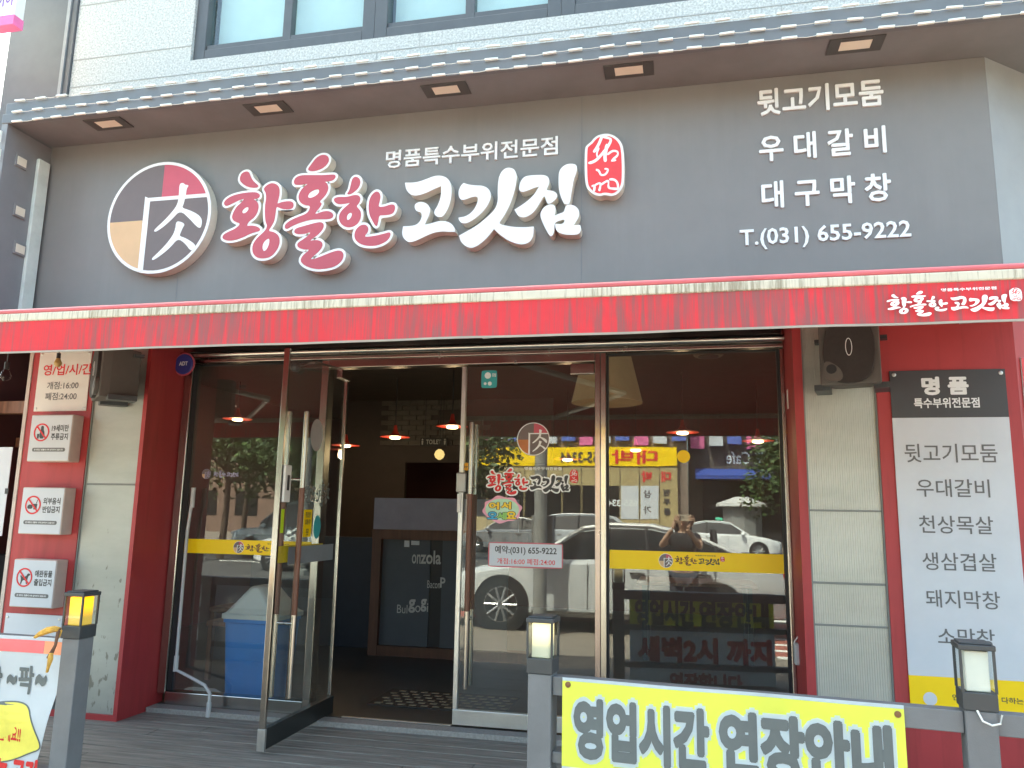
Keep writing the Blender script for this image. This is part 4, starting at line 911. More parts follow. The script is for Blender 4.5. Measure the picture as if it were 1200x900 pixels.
# pendant lamps
lampred = mat('lamp_red', (.42, .03, .02), .5); glow = mat('lamp_glow', (.9, .8, .6), .5, emit=(1, .72, .42), es=1.6)
def pendant(x, y, z, label, power=.8):
    t = thing('pendant_lamp', (x, y, z), label, 'lamp', 'red pendant lamps inside')
    bm = bmesh.new(); lathe(bm, [(.165, 0), (.155, .01), (.05, .03), (.025, .07), (.015, .13)], (x, y, z), 28); link('shade', bm, lampred, t, smooth=True)
    bm = bmesh.new(); lathe(bm, [(.05, -.012), (.062, 0.0), (.04, .02)], (x, y, z - .006), 16); link('bulb', bm, glow, t, smooth=True)
    bm = bmesh.new(); tube(bm, [(x, y, z + .13), (x, y, 2.82)], .006, 6); link('cord', bm, M['black'], t)
    l = bpy.data.lights.new('pendant_light', 'POINT'); l.energy = power; l.color = (1, .7, .45); l.shadow_soft_size = .06
    lo = bpy.data.objects.new('pendant_light', l); COL.objects.link(lo); lo.location = (x, y, z - .06)
    lo.parent = t; lo.matrix_parent_inverse = Matrix.Translation(-t.location)
for (x, y, z, lb) in ((-3.874, 3.5, 2.12, 'red disc pendant lamp seen through the edge of the open door'), (-3.07, 3.0, 2.165, 'red disc pendant lamp hanging in the middle of the open doorway'), (-2.302, 2.6, 2.23, 'red disc pendant lamp at the right side of the open doorway'),
                      (-1.315, 4.0, 2.0, 'red disc pendant lamp seen through the closed door right of the emblem'), (-.528, 4, 2.11, 'red disc pendant lamp at the left side of the right window'), (0.0, 3.0, 2.2, 'red disc pendant lamp in the middle of the right window'), (.78, 3.6, 2.17, 'red disc pendant lamp at the right side of the right window'), (-5.0, 3.0, 2.38, 'pendant lamp seen through the left window')): pendant(x, y, z, lb)
bs = thing('fabric_lampshade', (-.6, 1.2, 2.24), 'big beige drum lampshade hanging inside behind the mullion of the closed door', 'lampshade')
bm = bmesh.new(); lathe(bm, [(.285, 0), (.18, .45), (.17, .45), (.275, 0.0)], (-.59, 1.2, 2.25), 32); link('shade', bm, mat('beige_shade', (.36, .25, .15), .8, emit=(.9, .6, .3), es=.012), bs, smooth=True)
bm = bmesh.new(); tube(bm, [(-.59, 1.2, 2.69), (-.59, 1.2, 2.82)], .01, 6); link('cord', bm, M['black'], bs)
ts = thing('toilet_sign', (-3.12, 4.5, 2.22), 'small dark hanging sign reading TOILET in the back of the shop', 'sign')
link('plate', B((-3.30, -2.94, 4.5, 4.52, 2.2, 2.31)), M['black'], ts); Ft = Frame((0, 4.498, 0)); text('TOILET', Ft, -3.22, -3.02, 2.225, 2.285, chalk, ts, bold=.02)
bm = bmesh.new()
for ux in (-3.27, -2.97):
    prism(bm, Ft, [circle(ux, 2.285, .010, 12)], .001, .002); prism(bm, Ft, [[(ux - .012, 2.27), (ux + .012, 2.27), (ux + .008, 2.22), (ux - .008, 2.22)]], .001, .002)
link('pictogram', bm, chalk, ts)
bm = bmesh.new(); tube(bm, [(-3.24, 4.51, 2.31), (-3.24, 4.51, 2.82)], .004, 6); tube(bm, [(-3.0, 4.51, 2.31), (-3.0, 4.51, 2.82)], .004, 6); link('chain', bm, M['black'], ts)
bm = bmesh.new(); lathe(bm, [(.015, -.065), (.05, -.04), (.065, 0), (.05, .04), (.02, .065)], (-2.94, 4.2, 2.07), 20)
ow = thing('globe_lamp', (-2.94, 4.2, 2.07), 'small warm glowing globe lamp under the TOILET sign', 'lamp'); link('globe', bm, mat('globe_glow', (.8, .6, .3), .5, emit=(1, .7, .3), es=.13), ow, smooth=True)
bm = bmesh.new(); tube(bm, [(-2.94, 4.2, 2.16), (-2.94, 4.2, 2.82)], .005, 6); link('cord', bm, M['black'], ow)
for (x, y, lb) in ((.2, .9, 'round ceiling speaker grille inside the right window'), (-2.72, .9, 'round ceiling speaker grille inside the doorway')):
    t = thing('ceiling_speaker', (x, y, 2.5), lb, 'ceiling speaker', 'ceiling speakers')
    bm = bmesh.new(); lathe(bm, [(.10, 0), (.11, .01), (.11, .03)], (x, y, 2.55), 28); link('ring', bm, mat('beige_ring', (.25, .2, .16), .7), t, smooth=True)
    bm = bmesh.new(); lathe(bm, [(.075, -.004), (.075, .002)], (x, y, 2.55), 28); link('grille', bm, M['black'], t)
    bm = bmesh.new(); tube(bm, [(x, y, 2.58), (x, y, 2.82)], .06, 12); link('mount', bm, MATS['beige_ring'], t)
# door mat with a dashed pattern
dmx = bmesh.new(); box(dmx, -2.18, -1.2, .36, .86, .031, .038); mt = thing('door_mat', (-1.7, .6, .03), 'dark door mat with a beige dashed pattern inside the threshold', 'mat')
link('base', dmx, M['black'], mt); bm = bmesh.new()
for i in range(11):
    for j in range(6):
        x = -2.14 + i * .085 + (j % 2) * .04; y = .39 + j * .078; box(bm, x, x + .05, y, y + .03, .038, .041)
link('pattern', bm, mat('beige_mat', (.24, .2, .14), .9), mt)
tag(link('threshold_strip', B((-2.2, -1.46, -.015, .005, .032, .038)), M['alu']), 'bright metal strip across the open doorway on the floor', 'threshold')
# dining tables inside right
def table(x, y, label):
    t = thing('dining_table', (x, y, .03), label, 'table', 'dining tables inside the right window')
    link('top', B((x - .55, x + .55, y - .35, y + .35, .72, .75)), M['wood'], t, bevel=.006)
    for sx in (-.48, .48):
        for sy in (-.28, .28): link('leg', B((x + sx - .022, x + sx + .022, y + sy - .022, y + sy + .022, .03, .72)), M['black'], t)
table(.1, 3.0, 'wooden table further back inside the right window')

# ------------------------------------------------------------------ deck fence, lamps, banners
P0 = Vector((-.555, -1.84, 0)); P1 = Vector((.944, -1.995, 0)); dr = (P1 - P0).normalized(); PL = Vector((-2.81, -1.70, 0)); dl_ = Vector((-1, .03, 0)).normalized()
def fence(name, A, d, L, posts, label, rails):
    t = thing(name, A, label, 'fence', 'deck fences'); F = Frame(A, d, (0, 0, 1), Vector((d.y, -d.x, 0)) if d.x > 0 else Vector((-d.y, d.x, 0)))
    for s in posts: link('post', FB(F, (s - .047, s + .047, -.03, .742, -.047, .047)), M['post'], t, bevel=.004)
    ps_ = sorted(posts)
    for a, b in zip(ps_, ps_[1:] + ([L] if ps_[-1] < L else [])):
        for (z0, z1) in rails: link('rail', FB(F, (a + .048, b - .048, z0, z1, -.028, .028)), M['post'], t, bevel=.003)
        bm = bmesh.new(); k = a + .2
        for zz in (): pass
    return t, F
f1, FF = fence('deck_fence', P0, dr, 3.6, [0, 1.507, 3.0], 'grey painted fence at the right of the deck carrying the yellow banner', ((.665, .735), (.12, .16), (.42, .46)))
f2, FL = fence('deck_fence', PL, dl_, 2.6, [0, 1.5], 'grey painted fence at the left of the deck carrying the white banner', ((.665, .735), (.12, .16), (.42, .46)))
flame = mat('lamp_flame', (.8, .6, .3), .5, emit=(1, .55, .08), es=1.0); 
def flame_mat(name, lo, hi, s, base=(.55, .52, .40)):
    m = bpy.data.materials.new(name); m.use_nodes = True; nt = m.node_tree; b = nt.nodes['Principled BSDF']; b.inputs['Roughness'].default_value = .4
    tc = nt.nodes.new('ShaderNodeTexCoord'); sp = nt.nodes.new('ShaderNodeSeparateXYZ'); cr = nt.nodes.new('ShaderNodeValToRGB'); L = nt.links.new
    mr = nt.nodes.new('ShaderNodeMapRange'); mr.inputs['From Min'].default_value = .81; mr.inputs['From Max'].default_value = .94
    cr.color_ramp.elements[0].color = lo + (1,); cr.color_ramp.elements[1].color = hi + (1,); cr.color_ramp.elements[0].position = .2; cr.color_ramp.elements[1].position = .62
    L(tc.outputs['Object'], sp.inputs[0]); L(sp.outputs['Z'], mr.inputs[0]); L(mr.outputs[0], cr.inputs[0]); b.inputs['Base Color'].default_value = base + (1,)
    L(cr.outputs[0], b.inputs['Emission Color']); b.inputs['Emission Strength'].default_value = s; return m
def lamp(F, s, dm, label, on=None):
    t = thing('post_lamp', F.p(s, .742, 0), label, 'lamp', 'lantern lamps on the fence posts')
    link('base', FB(F, (s - .052, s + .052, .743, .800, -.052, .052)), M['postdark'], t, bevel=.003)
    link('roof', FB(F, (s - .056, s + .056, .934, .952, -.056, .056), (s - .048, s + .048, .952, .958, -.048, .048)), M['postdark'], t, bevel=.004)
    for a in (-1, 1):
        for b in (-1, 1): link('corner_bar', FB(F, (s + a * .049 - .004, s + a * .049 + .004, .80, .934, b * .049 - .004, b * .049 + .004)), M['postdark'], t)
    link('diffuser', FB(F, (s - .036, s + .036, .801, .93, -.036, .036)), dm, t, bevel=.003)
    link('glass_pane', FB(F, (s - .044, s + .044, .801, .933, -.0485, -.0475), (s - .044, s + .044, .801, .933, .0475, .0485), (s - .0485, s - .0475, .801, .933, -.044, .044), (s + .0475, s + .0485, .801, .933, -.044, .044)), M['clear'], t)
    if on:
        l = bpy.data.lights.new('lantern_light', 'POINT'); l.energy = on; l.color = (1, .75, .45); l.shadow_soft_size = .05
lamp(FF, 0, flame_mat('diffuser_warm', (.06, .07, .05), (1.0, .72, .36), .28), 'lit lantern glowing warm white on the post at the left end of the yellow banner')
lamp(FF, 1.507, mat('diffuser_off', (.72, .74, .66), .4, var=.05), 'unlit lantern with milky white panes in front of the menu board')
lamp(FL, 0, flame_mat('diffuser_flame', (.20, .13, .02), (1.0, .40, .0), .34, (.55, .36, .08)), 'lit lantern glowing amber on the left post beside the banana peel')
bm = bmesh.new(); q = [FF.p(1.507 + u, v, w) for u, v, w in ((-.012, .745, .05), (.0, .715, .062), (.025, .705, .066), (.05, .712, .064), (.058, .738, .055))]
tube(bm, q, .0035, 6); tag(link('cable_loop', bm, M['whiteplastic'], smooth=True), 'short white cable loop hanging under the unlit right lantern', 'cable')

# right banner -------------------------------------------------------------
wav = lambda u, v: .008 * math.sin(u * 4.2 + .6) + .004 * math.sin(u * 11 + v * 3)
FBn = Frame(P0 - Vector((0, .040, 0)) * 1, dr, (0, 0, 1), (dr.y, -dr.x, 0), bend=wav)
FBb = Frame(FBn.O - FBn.N * .003, dr, (0, 0, 1), (dr.y, -dr.x, 0), bend=wav)
ban = thing('banner', FBn.p(.1, .7), 'yellow and white cloth banner with big grey letters on the right fence', 'banner')
U0, U1 = .088, 1.275; VT = .738
ylw = mat('banner_yellow', srgb(246, 250, 104), .7, var=.03, trans=.3); lbl = mat('banner_white', (.72, .80, .84), .7, var=.03, trans=.4)
ban_dk = mat('banner_grey', (.125, .14, .14), .7); ban_rd = mat('banner_red', srgb(206, 40, 40), .7)
bm = bmesh.new(); sheet(bm, FBn, U0, U1, .42, VT - .012, 60, 8, .002); link('yellow_field', bm, ylw, ban, smooth=True)
bm = bmesh.new(); sheet(bm, FBn, U0, U1, VT - .0115, VT, 60, 1, .002); sheet(bm, FBn, U0, U1, -.12, .4195, 60, 12, .002); link('white_field', bm, lbl, ban, smooth=True)
def banner_line(s, u0, u1, v0, v1, m, rim=None, bold=.04):
    if rim:
        text(s, FBn, u0, u1, v0, v1, rim, ban, w=.0012, bold=.015, fat=bold + .075)
        text(s, FBn, u0, u1, v0, v1, rim, ban, w=.0017, bold=.015, fat=bold + .03)
    text(s, FBn, u0, u1, v0, v1, m, ban, w=.0030, bold=.015, fat=bold)
    text(s, FBb, u0, u1, v0, v1, m, ban, w=-.0015, bold=.015, fat=bold)
banner_line('영업시간', .138, .628, .46, .662, ban_dk, lbl); banner_line('연장안내', .672, 1.228, .46, .662, ban_dk, lbl)
banner_line('새벽2시 까지', .16, 1.24, .16, .36, ban_rd, None, .045); banner_line('연장합니다', .42, 1.0, -.06, .08, ban_rd, None, .04)
bm = bmesh.new()
for u, v in ((U0 + .022, VT - .025), (U1 - .02, VT - .03)): lathe(bm, [(.011, 0), (.011, .003), (.004, .004)], FBn.p(u, v, .0), 14, FBn.N)
link('eyelet', bm, mat('rusty_eyelet', (.22, .12, .06), .5, metal=.5), ban)

# left banner, its edge curling off the post --------------------------------
wl_ = lambda u, v: .010 * math.sin(u * 6) + .02 * max(0, .32 - u) * (0.75 - v)
NL = Vector((dl_.y, -dl_.x, 0)); NL = NL if NL.y < 0 else -NL
FLn = Frame(PL + Vector((0, -.040, 0)), dl_, (0, 0, 1), NL, bend=lambda u, v: .010 * math.sin(u * 7 + v * 5) + .004 * math.sin(v * 21))
lb = thing('banner', FLn.p(.1, .7), 'white banner with orange stripe and yellow patch on the left fence, edge curling', 'banner')
def edge(v): return .02 + .13 * max(0, (.70 - v)) ** 1.2 / .6 * (1 if v > .1 else 1) if v < .70 else .02
def curl_sheet(bm, v0, v1, umax, nv, nu, inset=0.0, th=.002, w=0.0):
    g = []
    for j in range(nv + 1):
        v = v0 + (v1 - v0) * j / nv; e = edge(v) + inset
        g.append([(FLn.p(e + (umax - e) * i / nu, v, w), FLn.p(e + (umax - e) * i / nu, v, w - th)) for i in range(nu + 1)])
    V = [[(bm.verts.new(a), bm.verts.new(b)) for a, b in r] for r in g]
    for j in range(nv):
        for i in range(nu):
            for k in (0, 1): bm.faces.new((V[j][i][k], V[j][i + 1][k], V[j + 1][i + 1][k], V[j + 1][i][k]))
        for i in (0, nu): bm.faces.new((V[j][i][0], V[j][i][1], V[j + 1][i][1], V[j + 1][i][0]))
bm = bmesh.new(); curl_sheet(bm, -.1, .738, 2.2, 40, 60); link('cloth', bm, mat('banner_cloth', (.72, .76, .79), .7, var=.03, trans=.3), lb, smooth=True)
bm = bmesh.new(); curl_sheet(bm, .665, .722, .155, 4, 8, .012, .001, .002); link('stripe', bm, mat('banner_orange', srgb(244, 156, 116), .7), lb)
bm = bmesh.new()
for k in range(8):
    a, b = .157 + k * .25, .157 + (k + 1) * .25
    sheet(bm, Frame(FLn.O + FLn.N * .002, FLn.U, FLn.V, FLn.N, FLn.bend), a, b, .665, .722, 8, 4, .001)
link('stripe', bm, mat('banner_coral', srgb(238, 116, 118), .7), lb)
Fm = Frame(FLn.O, FLn.U, FLn.V, FLn.N, FLn.bend)
def ltext(s, px0, px1, py0, py1, m, bold=.05, w=.0035):
    """writing on the left banner; u runs to the left there, so the ends are swapped"""
    a = at(px0, py1, -1.745); b = at(px1, py0, -1.745); ua = (a - FLn.O).dot(FLn.U); ub = (b - FLn.O).dot(FLn.U)
    text(s, Fm, ua, ub, a.z, b.z, m, lb, w=w, bold=.01, fat=bold)
ltext('팍', 15, 37, 782, 813, ban_dk, .018); ltext('~', 38, 51, 794, 802, ban_dk, .05); ltext('~', 3, 14, 794, 801, ban_dk, .05); ltext('팍', -22, -2, 783, 813, ban_dk, .05)
pch = [(-30, 828), (0, 824), (20, 824), (31, 829), (34, 842), (39, 855), (46, 871), (46, 878), (34, 882), (15, 890), (0, 893), (-30, 897)]
def lpx(p): a = at(p[0], p[1], -1.745); return ((a - FLn.O).dot(FLn.U), a.z)
bm = bmesh.new(); prism(bm, Fm, [grow(chaikin([lpx(p) for p in pch], 2), .006)], .0012, .0022); link('patch_rim', bm, ban_dk, lb)
bm = bmesh.new(); prism(bm, Fm, [chaikin([lpx(p) for p in pch], 2)], .003, .0034); link('patch', bm, mat('patch_yellow', srgb(232, 218, 96), .7), lb)
ltext('팍팍드릴게요!!', -30, 24, 852, 866, ban_rd, .02, .0055); ltext('맛있는 고기', -40, 44, 892, 912, ban_rd, .05, .0035)
bm = bmesh.new(); lathe(bm, [(.011, 0), (.011, .003), (.004, .004)], FLn.p(.04, .722, .003), 14, FLn.N); link('eyelet', bm, MATS['rusty_eyelet'], lb)

# banana peel draped on the rail end
pe = mat('banana_skin', srgb(196, 150, 62), .6, var=.45, scale=25); pi = mat('peel_brown', srgb(92, 62, 44), .7, var=.4, scale=30)
bp_ = thing('banana_peel', FLn.p(.03, .75, 0), 'brown spotted banana peel draped over the left fence beside the lit amber lantern', 'banana peel')
def flap(path, ws, m, th=.006):
    bm = bmesh.new(); rings = []
    for (px, py, dy), w in zip(path, ws):
        c = at(px, py, -1.80 + dy); rings.append((c, w))
    L = []
    for i, (c, w) in enumerate(rings):
        t = (rings[min(i + 1, len(rings) - 1)][0] - rings[max(i - 1, 0)][0]).normalized(); n = Vector((0, -1, 0)); s = t.cross(n).normalized()
        L.append([c + s * w * math.cos(a) + n * (th * math.sin(a)) for a in [R(60 * k) for k in range(6)]])
    loft(bm, L); return link('peel_strip', bm, m, bp_, smooth=True)
flap([(41, 747, .0), (46, 743, -.005), (55, 739, -.01), (64, 737, -.01), (70, 738, 0)], [.006, .012, .016, .014, .012], pe, .010)
flap([(69, 737, 0), (67, 746, -.015), (65, 756, -.02), (60, 766, -.02), (57, 772, -.02)], [.012, .010, .008, .012, .014], pi)
flap([(60, 765, -.021), (59, 772, -.024), (57, 780, -.024), (55, 788, -.022)], [.012, .016, .010, .004], pe, .007)
flap([(71, 738, .0), (69, 744, .0), (66, 750, -.01)], [.010, .012, .006], pe)

# ------------------------------------------------------------------ neighbour on the left
nb = thing('neighbour_shop', (-6, .5, 0), 'dim dark red shop front beyond the left end of the red pier', 'shop')
link('wall', B((-9, -4.62, .9, 1.0, 0, 2.6)), mat('nb_wall', (.10, .035, .035), .8, var=.2), nb)
link('beam', B((-9, -4.62, .3, .38, 2.1, 2.2), (-9, -4.62, .6, .68, 1.85, 1.93)), M['wood'], nb)
link('sill', B((-9, -4.62, .5, .9, 0, .95)), M['black'], nb)
nt_ = thing('notice_sheet', (-5.0, .2, 1.3), 'white notice sheet with a black mark at the left edge beyond the red pier', 'notice')
a = at(1, 628, -.2); b = at(15, 524, -.2)
link('sheet', B((a.x - .3, b.x, -.2, -.196, a.z, b.z)), M['boardwhite'], nt_); link('mark', B(((a.x + b.x) / 2 - .015, (a.x + b.x) / 2 + .015, -.203, -.2005, (a.z + b.z) / 2 - .02, (a.z + b.z) / 2 + .02)), M['navytext'], nt_)
bulbs = [(7, 438), (-3, 470)]
for n, (px, py) in enumerate(bulbs[:1]):
    c = at(px, py, -.7); t = thing('string_bulb', c, 'clear hanging bulb with black socket at the left edge under the awning', 'bulb')
    bm = bmesh.new(); lathe(bm, [(.012, -.05), (.03, -.03), (.034, -.01), (.018, .025), (.014, .03)], c, 16); link('bulb', bm, M['clear'], t, smooth=True)
    bm = bmesh.new(); tube(bm, [c + Vector((0, 0, .03)), c + Vector((0, 0, .08))], .016, 10); tube(bm, [c + Vector((0, 0, .08)), Vector((c.x, c.y, 2.5))], .004, 6); link('socket', bm, M['black'], t)
c = at(68, 424, -.55); t = thing('string_bulb', c, 'clear hanging bulb in front of the opening hours board', 'bulb')
bm = bmesh.new(); lathe(bm, [(.012, -.035), (.024, -.02), (.026, -.006), (.014, .02), (.012, .024)], c, 16); link('bulb', bm, mat('amber_bulb', (.5, .35, .12), .3), t, smooth=True)
bm = bmesh.new(); tube(bm, [c + Vector((0, 0, .024)), c + Vector((0, 0, .06))], .013, 10); tube(bm, [c + Vector((0, 0, .06)), Vector((c.x, c.y, 2.5))], .003, 6); link('socket', bm, M['black'], t)
# projecting sign high at the top left corner
c = at(4, 18, -.6); ns = thing('projecting_sign', c, 'white and pink projecting sign cut off at the top left corner', 'sign')
b0 = at(17, 17, -.6)
link('board', B((b0.x - .9, b0.x, -.6, -.52, b0.z, b0.z + .9)), M['white'], ns); link('pink_band', B((b0.x - .9, b0.x + .002, -.605, -.515, b0.z - .08, b0.z - .001)), mat('pink', srgb(240, 120, 180), .5), ns)
text('이야', Frame((0, -.6, 0)), b0.x - .18, b0.x - .02, b0.z + .08, b0.z + .2, mat('violet_letter', srgb(150, 110, 190), .5), ns, w=.002, bold=.03)

# ================================================================== the street behind the viewer (seen in the glass)
def leafy(name, x, y, h, cr, n, label, trunk=.12, zc=None):
    t = thing(name, (x, y, GZ), label, 'tree', 'street trees across the road')
    r2 = random.Random(int(x * 100) + int(y * 10)); zc = zc or h * .68
    bm = bmesh.new(); tube(bm, [(x, y, GZ), (x + .1, y, h * .35), (x, y + .1, h * .7)], trunk, 8, trunk * .5)
    for k in range(6):
        a = k * 1.05; tube(bm, [(x, y, h * (.35 + .04 * k)), (x + cr * .6 * math.cos(a), y + cr * .6 * math.sin(a), h * (.55 + .05 * k))], trunk * .4, 6, trunk * .12)
    link('trunk', bm, mat('bark', (.12, .085, .06), .9, var=.3, scale=10), t)
    blobs = [(Vector((x + r2.gauss(0, cr * .42), y + r2.gauss(0, cr * .42), zc + r2.gauss(0, h * .15))), cr * r2.uniform(.28, .5)) for _ in range(26)]
    bms = [bmesh.new(), bmesh.new()]
    for k in range(n):
        c, r = r2.choice(blobs); d = Vector((r2.gauss(0, 1), r2.gauss(0, 1), r2.gauss(0, 1))).normalized() * r * r2.random() ** .4; p = c + d
        a = Vector((r2.gauss(0, 1), r2.gauss(0, 1), r2.gauss(0, .6))).normalized(); b = a.cross(Vector((r2.gauss(0, 1), r2.gauss(0, 1), r2.gauss(0, 1)))).normalized(); s = r2.uniform(.07, .15)
        b_ = bms[k % 2]; v = [b_.verts.new(p + a * s), b_.verts.new(p + b * s * .5), b_.verts.new(p - a * s), b_.verts.new(p - b * s * .5)]; b_.faces.new(v)
    link('crown', bms[0], mat('leaf_mid', (.07, .12, .03), .6, var=.4), t); link('crown', bms[1], mat('leaf_dark', (.04, .075, .02), .6, var=.4), t)
leafy('tree', 4.6, -29, 5.5, 2.0, 5000, 'broad leafy tree reflected in the right window, before the blue awning')
leafy('tree', 7.0, -31, 6.0, 2.2, 5000, 'leafy tree reflected at the right edge of the right window')
leafy('tree', -7.6, -21, 5.2, 2.0, 5000, 'dense tree reflected in the closed door left of the yellow shop')
leafy('tree', -12.5, -22, 6.2, 3.0, 6000, 'broad tree reflected in the left window beside the pole')
leafy('tree', -10.4, -17, 5.0, 2.2, 6000, 'round green tree reflected low in the left window beside the pale pole')
leafy('tree', -14.6, -18, 6.0, 2.6, 6000, 'thick green tree reflected in the left window near its left end')
leafy('tree', -17.5, -24, 6.5, 3.2, 6000, 'large tree reflected further left in the left window')

paint = lambda n, c: mat(n, c, .25, var=.03, coat=.6)
tyre = mat('tyre', (.02, .02, .02), .85); rim_m = mat('alloy', (.5, .5, .51), .3, metal=.8); cglass = mat('car_glass', (.015, .018, .02), .06, spec=.9, var=.05)
def wheel(p, F, x, z, r, s, w):
    bm = bmesh.new(); c = F.p(x, z, w); ax = F.N * s
    lathe(bm, [(r * .72, -.16), (r * .96, -.17), (r, -.14), (r, -.04), (r * .95, -.005), (r * .7, 0)], c, 32, ax); o = link('wheel', bm, tyre, p, smooth=True)
    bm = bmesh.new(); lathe(bm, [(r * .70, -.03), (r * .70, -.002), (r * .66, .002), (r * .62, -.03)], c, 28, ax)
    for k in range(10):
        a = k * math.pi / 5; d = F.U * math.cos(a) + F.V * math.sin(a); tube(bm, [c + ax * .003 + d * r * .1, c - ax * .004 + d * r * .66], .018, 6)
    lathe(bm, [(r * .15, -.02), (r * .15, .008)], c, 16, ax); link('rim', bm, rim_m, o, smooth=True)
def car(name, x, y, ang, label, cat, L, W, H, pm, prof, house, wb=(.19, .79), rw=.33, extra=None):
    """prof: (fraction of length, top height, half width factor, bottom); house: (fraction, height)"""
    t = thing(name, (x, y, GZ), label, cat, 'parked cars across the pavement')
    ca, sa = math.cos(ang), math.sin(ang); F = Frame((x, y, GZ), (ca, sa, 0), (0, 0, 1), (-sa, ca, 0))   # u from front bumper backwards, w to the side
    P = lambda u, w, z: F.p(u, z, w)
    bm = bmesh.new(); rings = []
    for f, zt_, wf, zb in prof:
        u = (f - .5) * L; h = W / 2 * wf
        rings.append([P(u, -h * .9, zb), P(u, -h, zb + .06), P(u, -h * 1.0, zb + (zt_ - zb) * .6), P(u, -h * .965, zt_ - .06), P(u, -h * .86, zt_), P(u, 0, zt_ + .015), P(u, h * .86, zt_), P(u, h * .965, zt_ - .06), P(u, h, zb + (zt_ - zb) * .6), P(u, h, zb + .06), P(u, h * .9, zb)])
    loft(bm, rings); body = link('body', bm, pm, t, smooth=True)
    bm = bmesh.new(); rings = []
    zb0 = prof[4][1] - .05
    for f, z in house:
        u = (f - .5) * L; k = (z - zb0) / (H - zb0); hb, ht = W / 2 * .88, W / 2 * (.88 - .26 * k)
        rings.append([P(u, -hb, zb0), P(u, -ht, z - .02), P(u, -ht * .8, z), P(u, ht * .8, z), P(u, ht, z - .02), P(u, hb, zb0)])
    loft(bm, rings); link('cabin_glass', bm, cglass, t, smooth=True)
    bm = bmesh.new(); rings = []
    for f, z in house[1:-1]:
        u = (f - .5) * L; k = (z - zb0) / (H - zb0); ht = W / 2 * (.88 - .26 * k) + .012
        rings.append([P(u, -ht - .01, z - .075), P(u, -ht, z - .01), P(u, -ht * .8, z + .016), P(u, ht * .8, z + .016), P(u, ht, z - .01), P(u, ht + .01, z - .075)])
    loft(bm, rings); link('roof', bm, pm, t, smooth=True)
    def edge_pt(i, s, k): 
        f, z = house[i]; return f, z
    bm = bmesh.new()
    for s in (-1, 1):
        pts = []
        for (f, z) in house:
            k = (z - zb0) / (H - zb0); pts.append(P((f - .5) * L, s * (W / 2 * (.88 - .26 * k) + .004), z - .015))
        tube(bm, [P((house[0][0] - .5) * L, s * W / 2 * .885, zb0)] + pts + [P((house[-1][0] - .5) * L, s * W / 2 * .885, zb0)], .034, 6)
    link('pillar', bm, pm, t, smooth=True)
    bm = bmesh.new(); fm = (house[1][0] + house[-2][0]) / 2 + .03
    for s in (-1, 1):
        for ff in (fm, fm + .19):
            tube(bm, [P((ff - .5) * L, s * W / 2 * .885, zb0), P((ff - .5) * L - .03, s * (W / 2 * .63 + .004), H - .06)], .03, 6)
    link('door_post', bm, M['black'], t)
    bm = bmesh.new()
    for s in (-1, 1):
        for ff in (fm - .17, fm, fm + .18): fbox(bm, F, (ff - .5) * L - .004, (ff - .5) * L + .004, .32, zb0 + .03, s * (W / 2 + .002) - .004, s * (W / 2 + .002) + .004)
    link('door_gap', bm, M['black'], t)
    for s in (-1, 1):
        for ff in (fm - .03, fm + .15):
            o = link('door_handle', FB(F, ((ff - .5) * L - .1, (ff - .5) * L + .1, zb0 - .10, zb0 - .075, s * W / 2 - .005, s * W / 2 + .03)), M['chrome'], t, bevel=.006)
        link('sill_trim', FB(F, ((wb[0] + .09 - .5) * L, (wb[1] - .09 - .5) * L, .26, .29, s * W / 2 - .01, s * W / 2 + .012)), M['chrome'], t, bevel=.004)
        bm = bmesh.new(); c = P((house[0][0] + .05 - .5) * L, s * (W / 2 + .09), zb0 + .07)
        lathe(bm, [(.03, -.1), (.085, -.05), (.09, .0), (.05, .07)], c, 12, F.U); link('mirror', bm, pm, t, smooth=True)
        for f in wb:
            u = (f - .5) * L
            bm = bmesh.new(); prism(bm, Frame(F.p(0, 0, s * (W / 2 + .001)), F.U, F.V, F.N * s), [circle(u, rw, rw * 1.14, 36)], -.25, .002); link('wheel_arch', bm, M['black'], t)
            wheel(t, F, u, rw, rw, s, s * (W / 2 + .012))
        link('headlight', FB(F, (-.5 * L + .03, -.5 * L + .34, prof[1][1] - .10, prof[1][1] - .0, s * W / 2 * .60 - .16, s * W / 2 * .60 + .18)), mat('headlight', (.5, .53, .55), .12, var=.05), t, bevel=.02)
        link('tail_light', FB(F, (.5 * L - .16, .5 * L - .02, prof[-2][1] - .22, prof[-2][1] - .10, s * W / 2 * .62 - .15, s * W / 2 * .62 + .2)), mat('tail_light', (.35, .015, .015), .2), t, bevel=.02)
    link('grille', FB(F, (-.5 * L - .01, -.5 * L + .06, .42, .58, -.36, .36)), M['black'], t, bevel=.01)
    return t, F
sed = [(0, .62, .62, .30), (.025, .70, .82, .22), (.10, .80, .96, .20), (.20, .88, 1, .20), (.30, .95, 1, .20), (.55, .98, 1, .20), (.75, 1.0, 1, .20), (.86, 1.03, .98, .22), (.97, 1.0, .86, .28), (1, .86, .74, .36)]
sedh = [(.27, .96), (.42, 1.40), (.50, 1.45), (.62, 1.44), (.74, 1.32), (.88, 1.04)]
white = paint('white_paint', (.74, .75, .76)); pearl = paint('pearl_paint', (.56, .57, .58)); silver = paint('silver_paint', (.42, .44, .47)); grey = paint('grey_paint', (.22, .23, .25))
car('parked_car', -1.0, -6.62, 0, 'white sedan parked close behind the photographer, reflected in the closed door', 'car', 4.75, 1.84, 1.45, pearl, sed, sedh, rw=.345)
suvp = [(0, .75, .66, .32), (.025, .86, .84, .26), (.10, .96, .97, .25), (.20, 1.0, 1, .25), (.30, 1.03, 1, .25), (.55, 1.05, 1, .25), (.75, 1.07, 1, .25), (.88, 1.08, 1, .27), (.98, 1.04, .9, .32), (1, .95, .8, .38)]
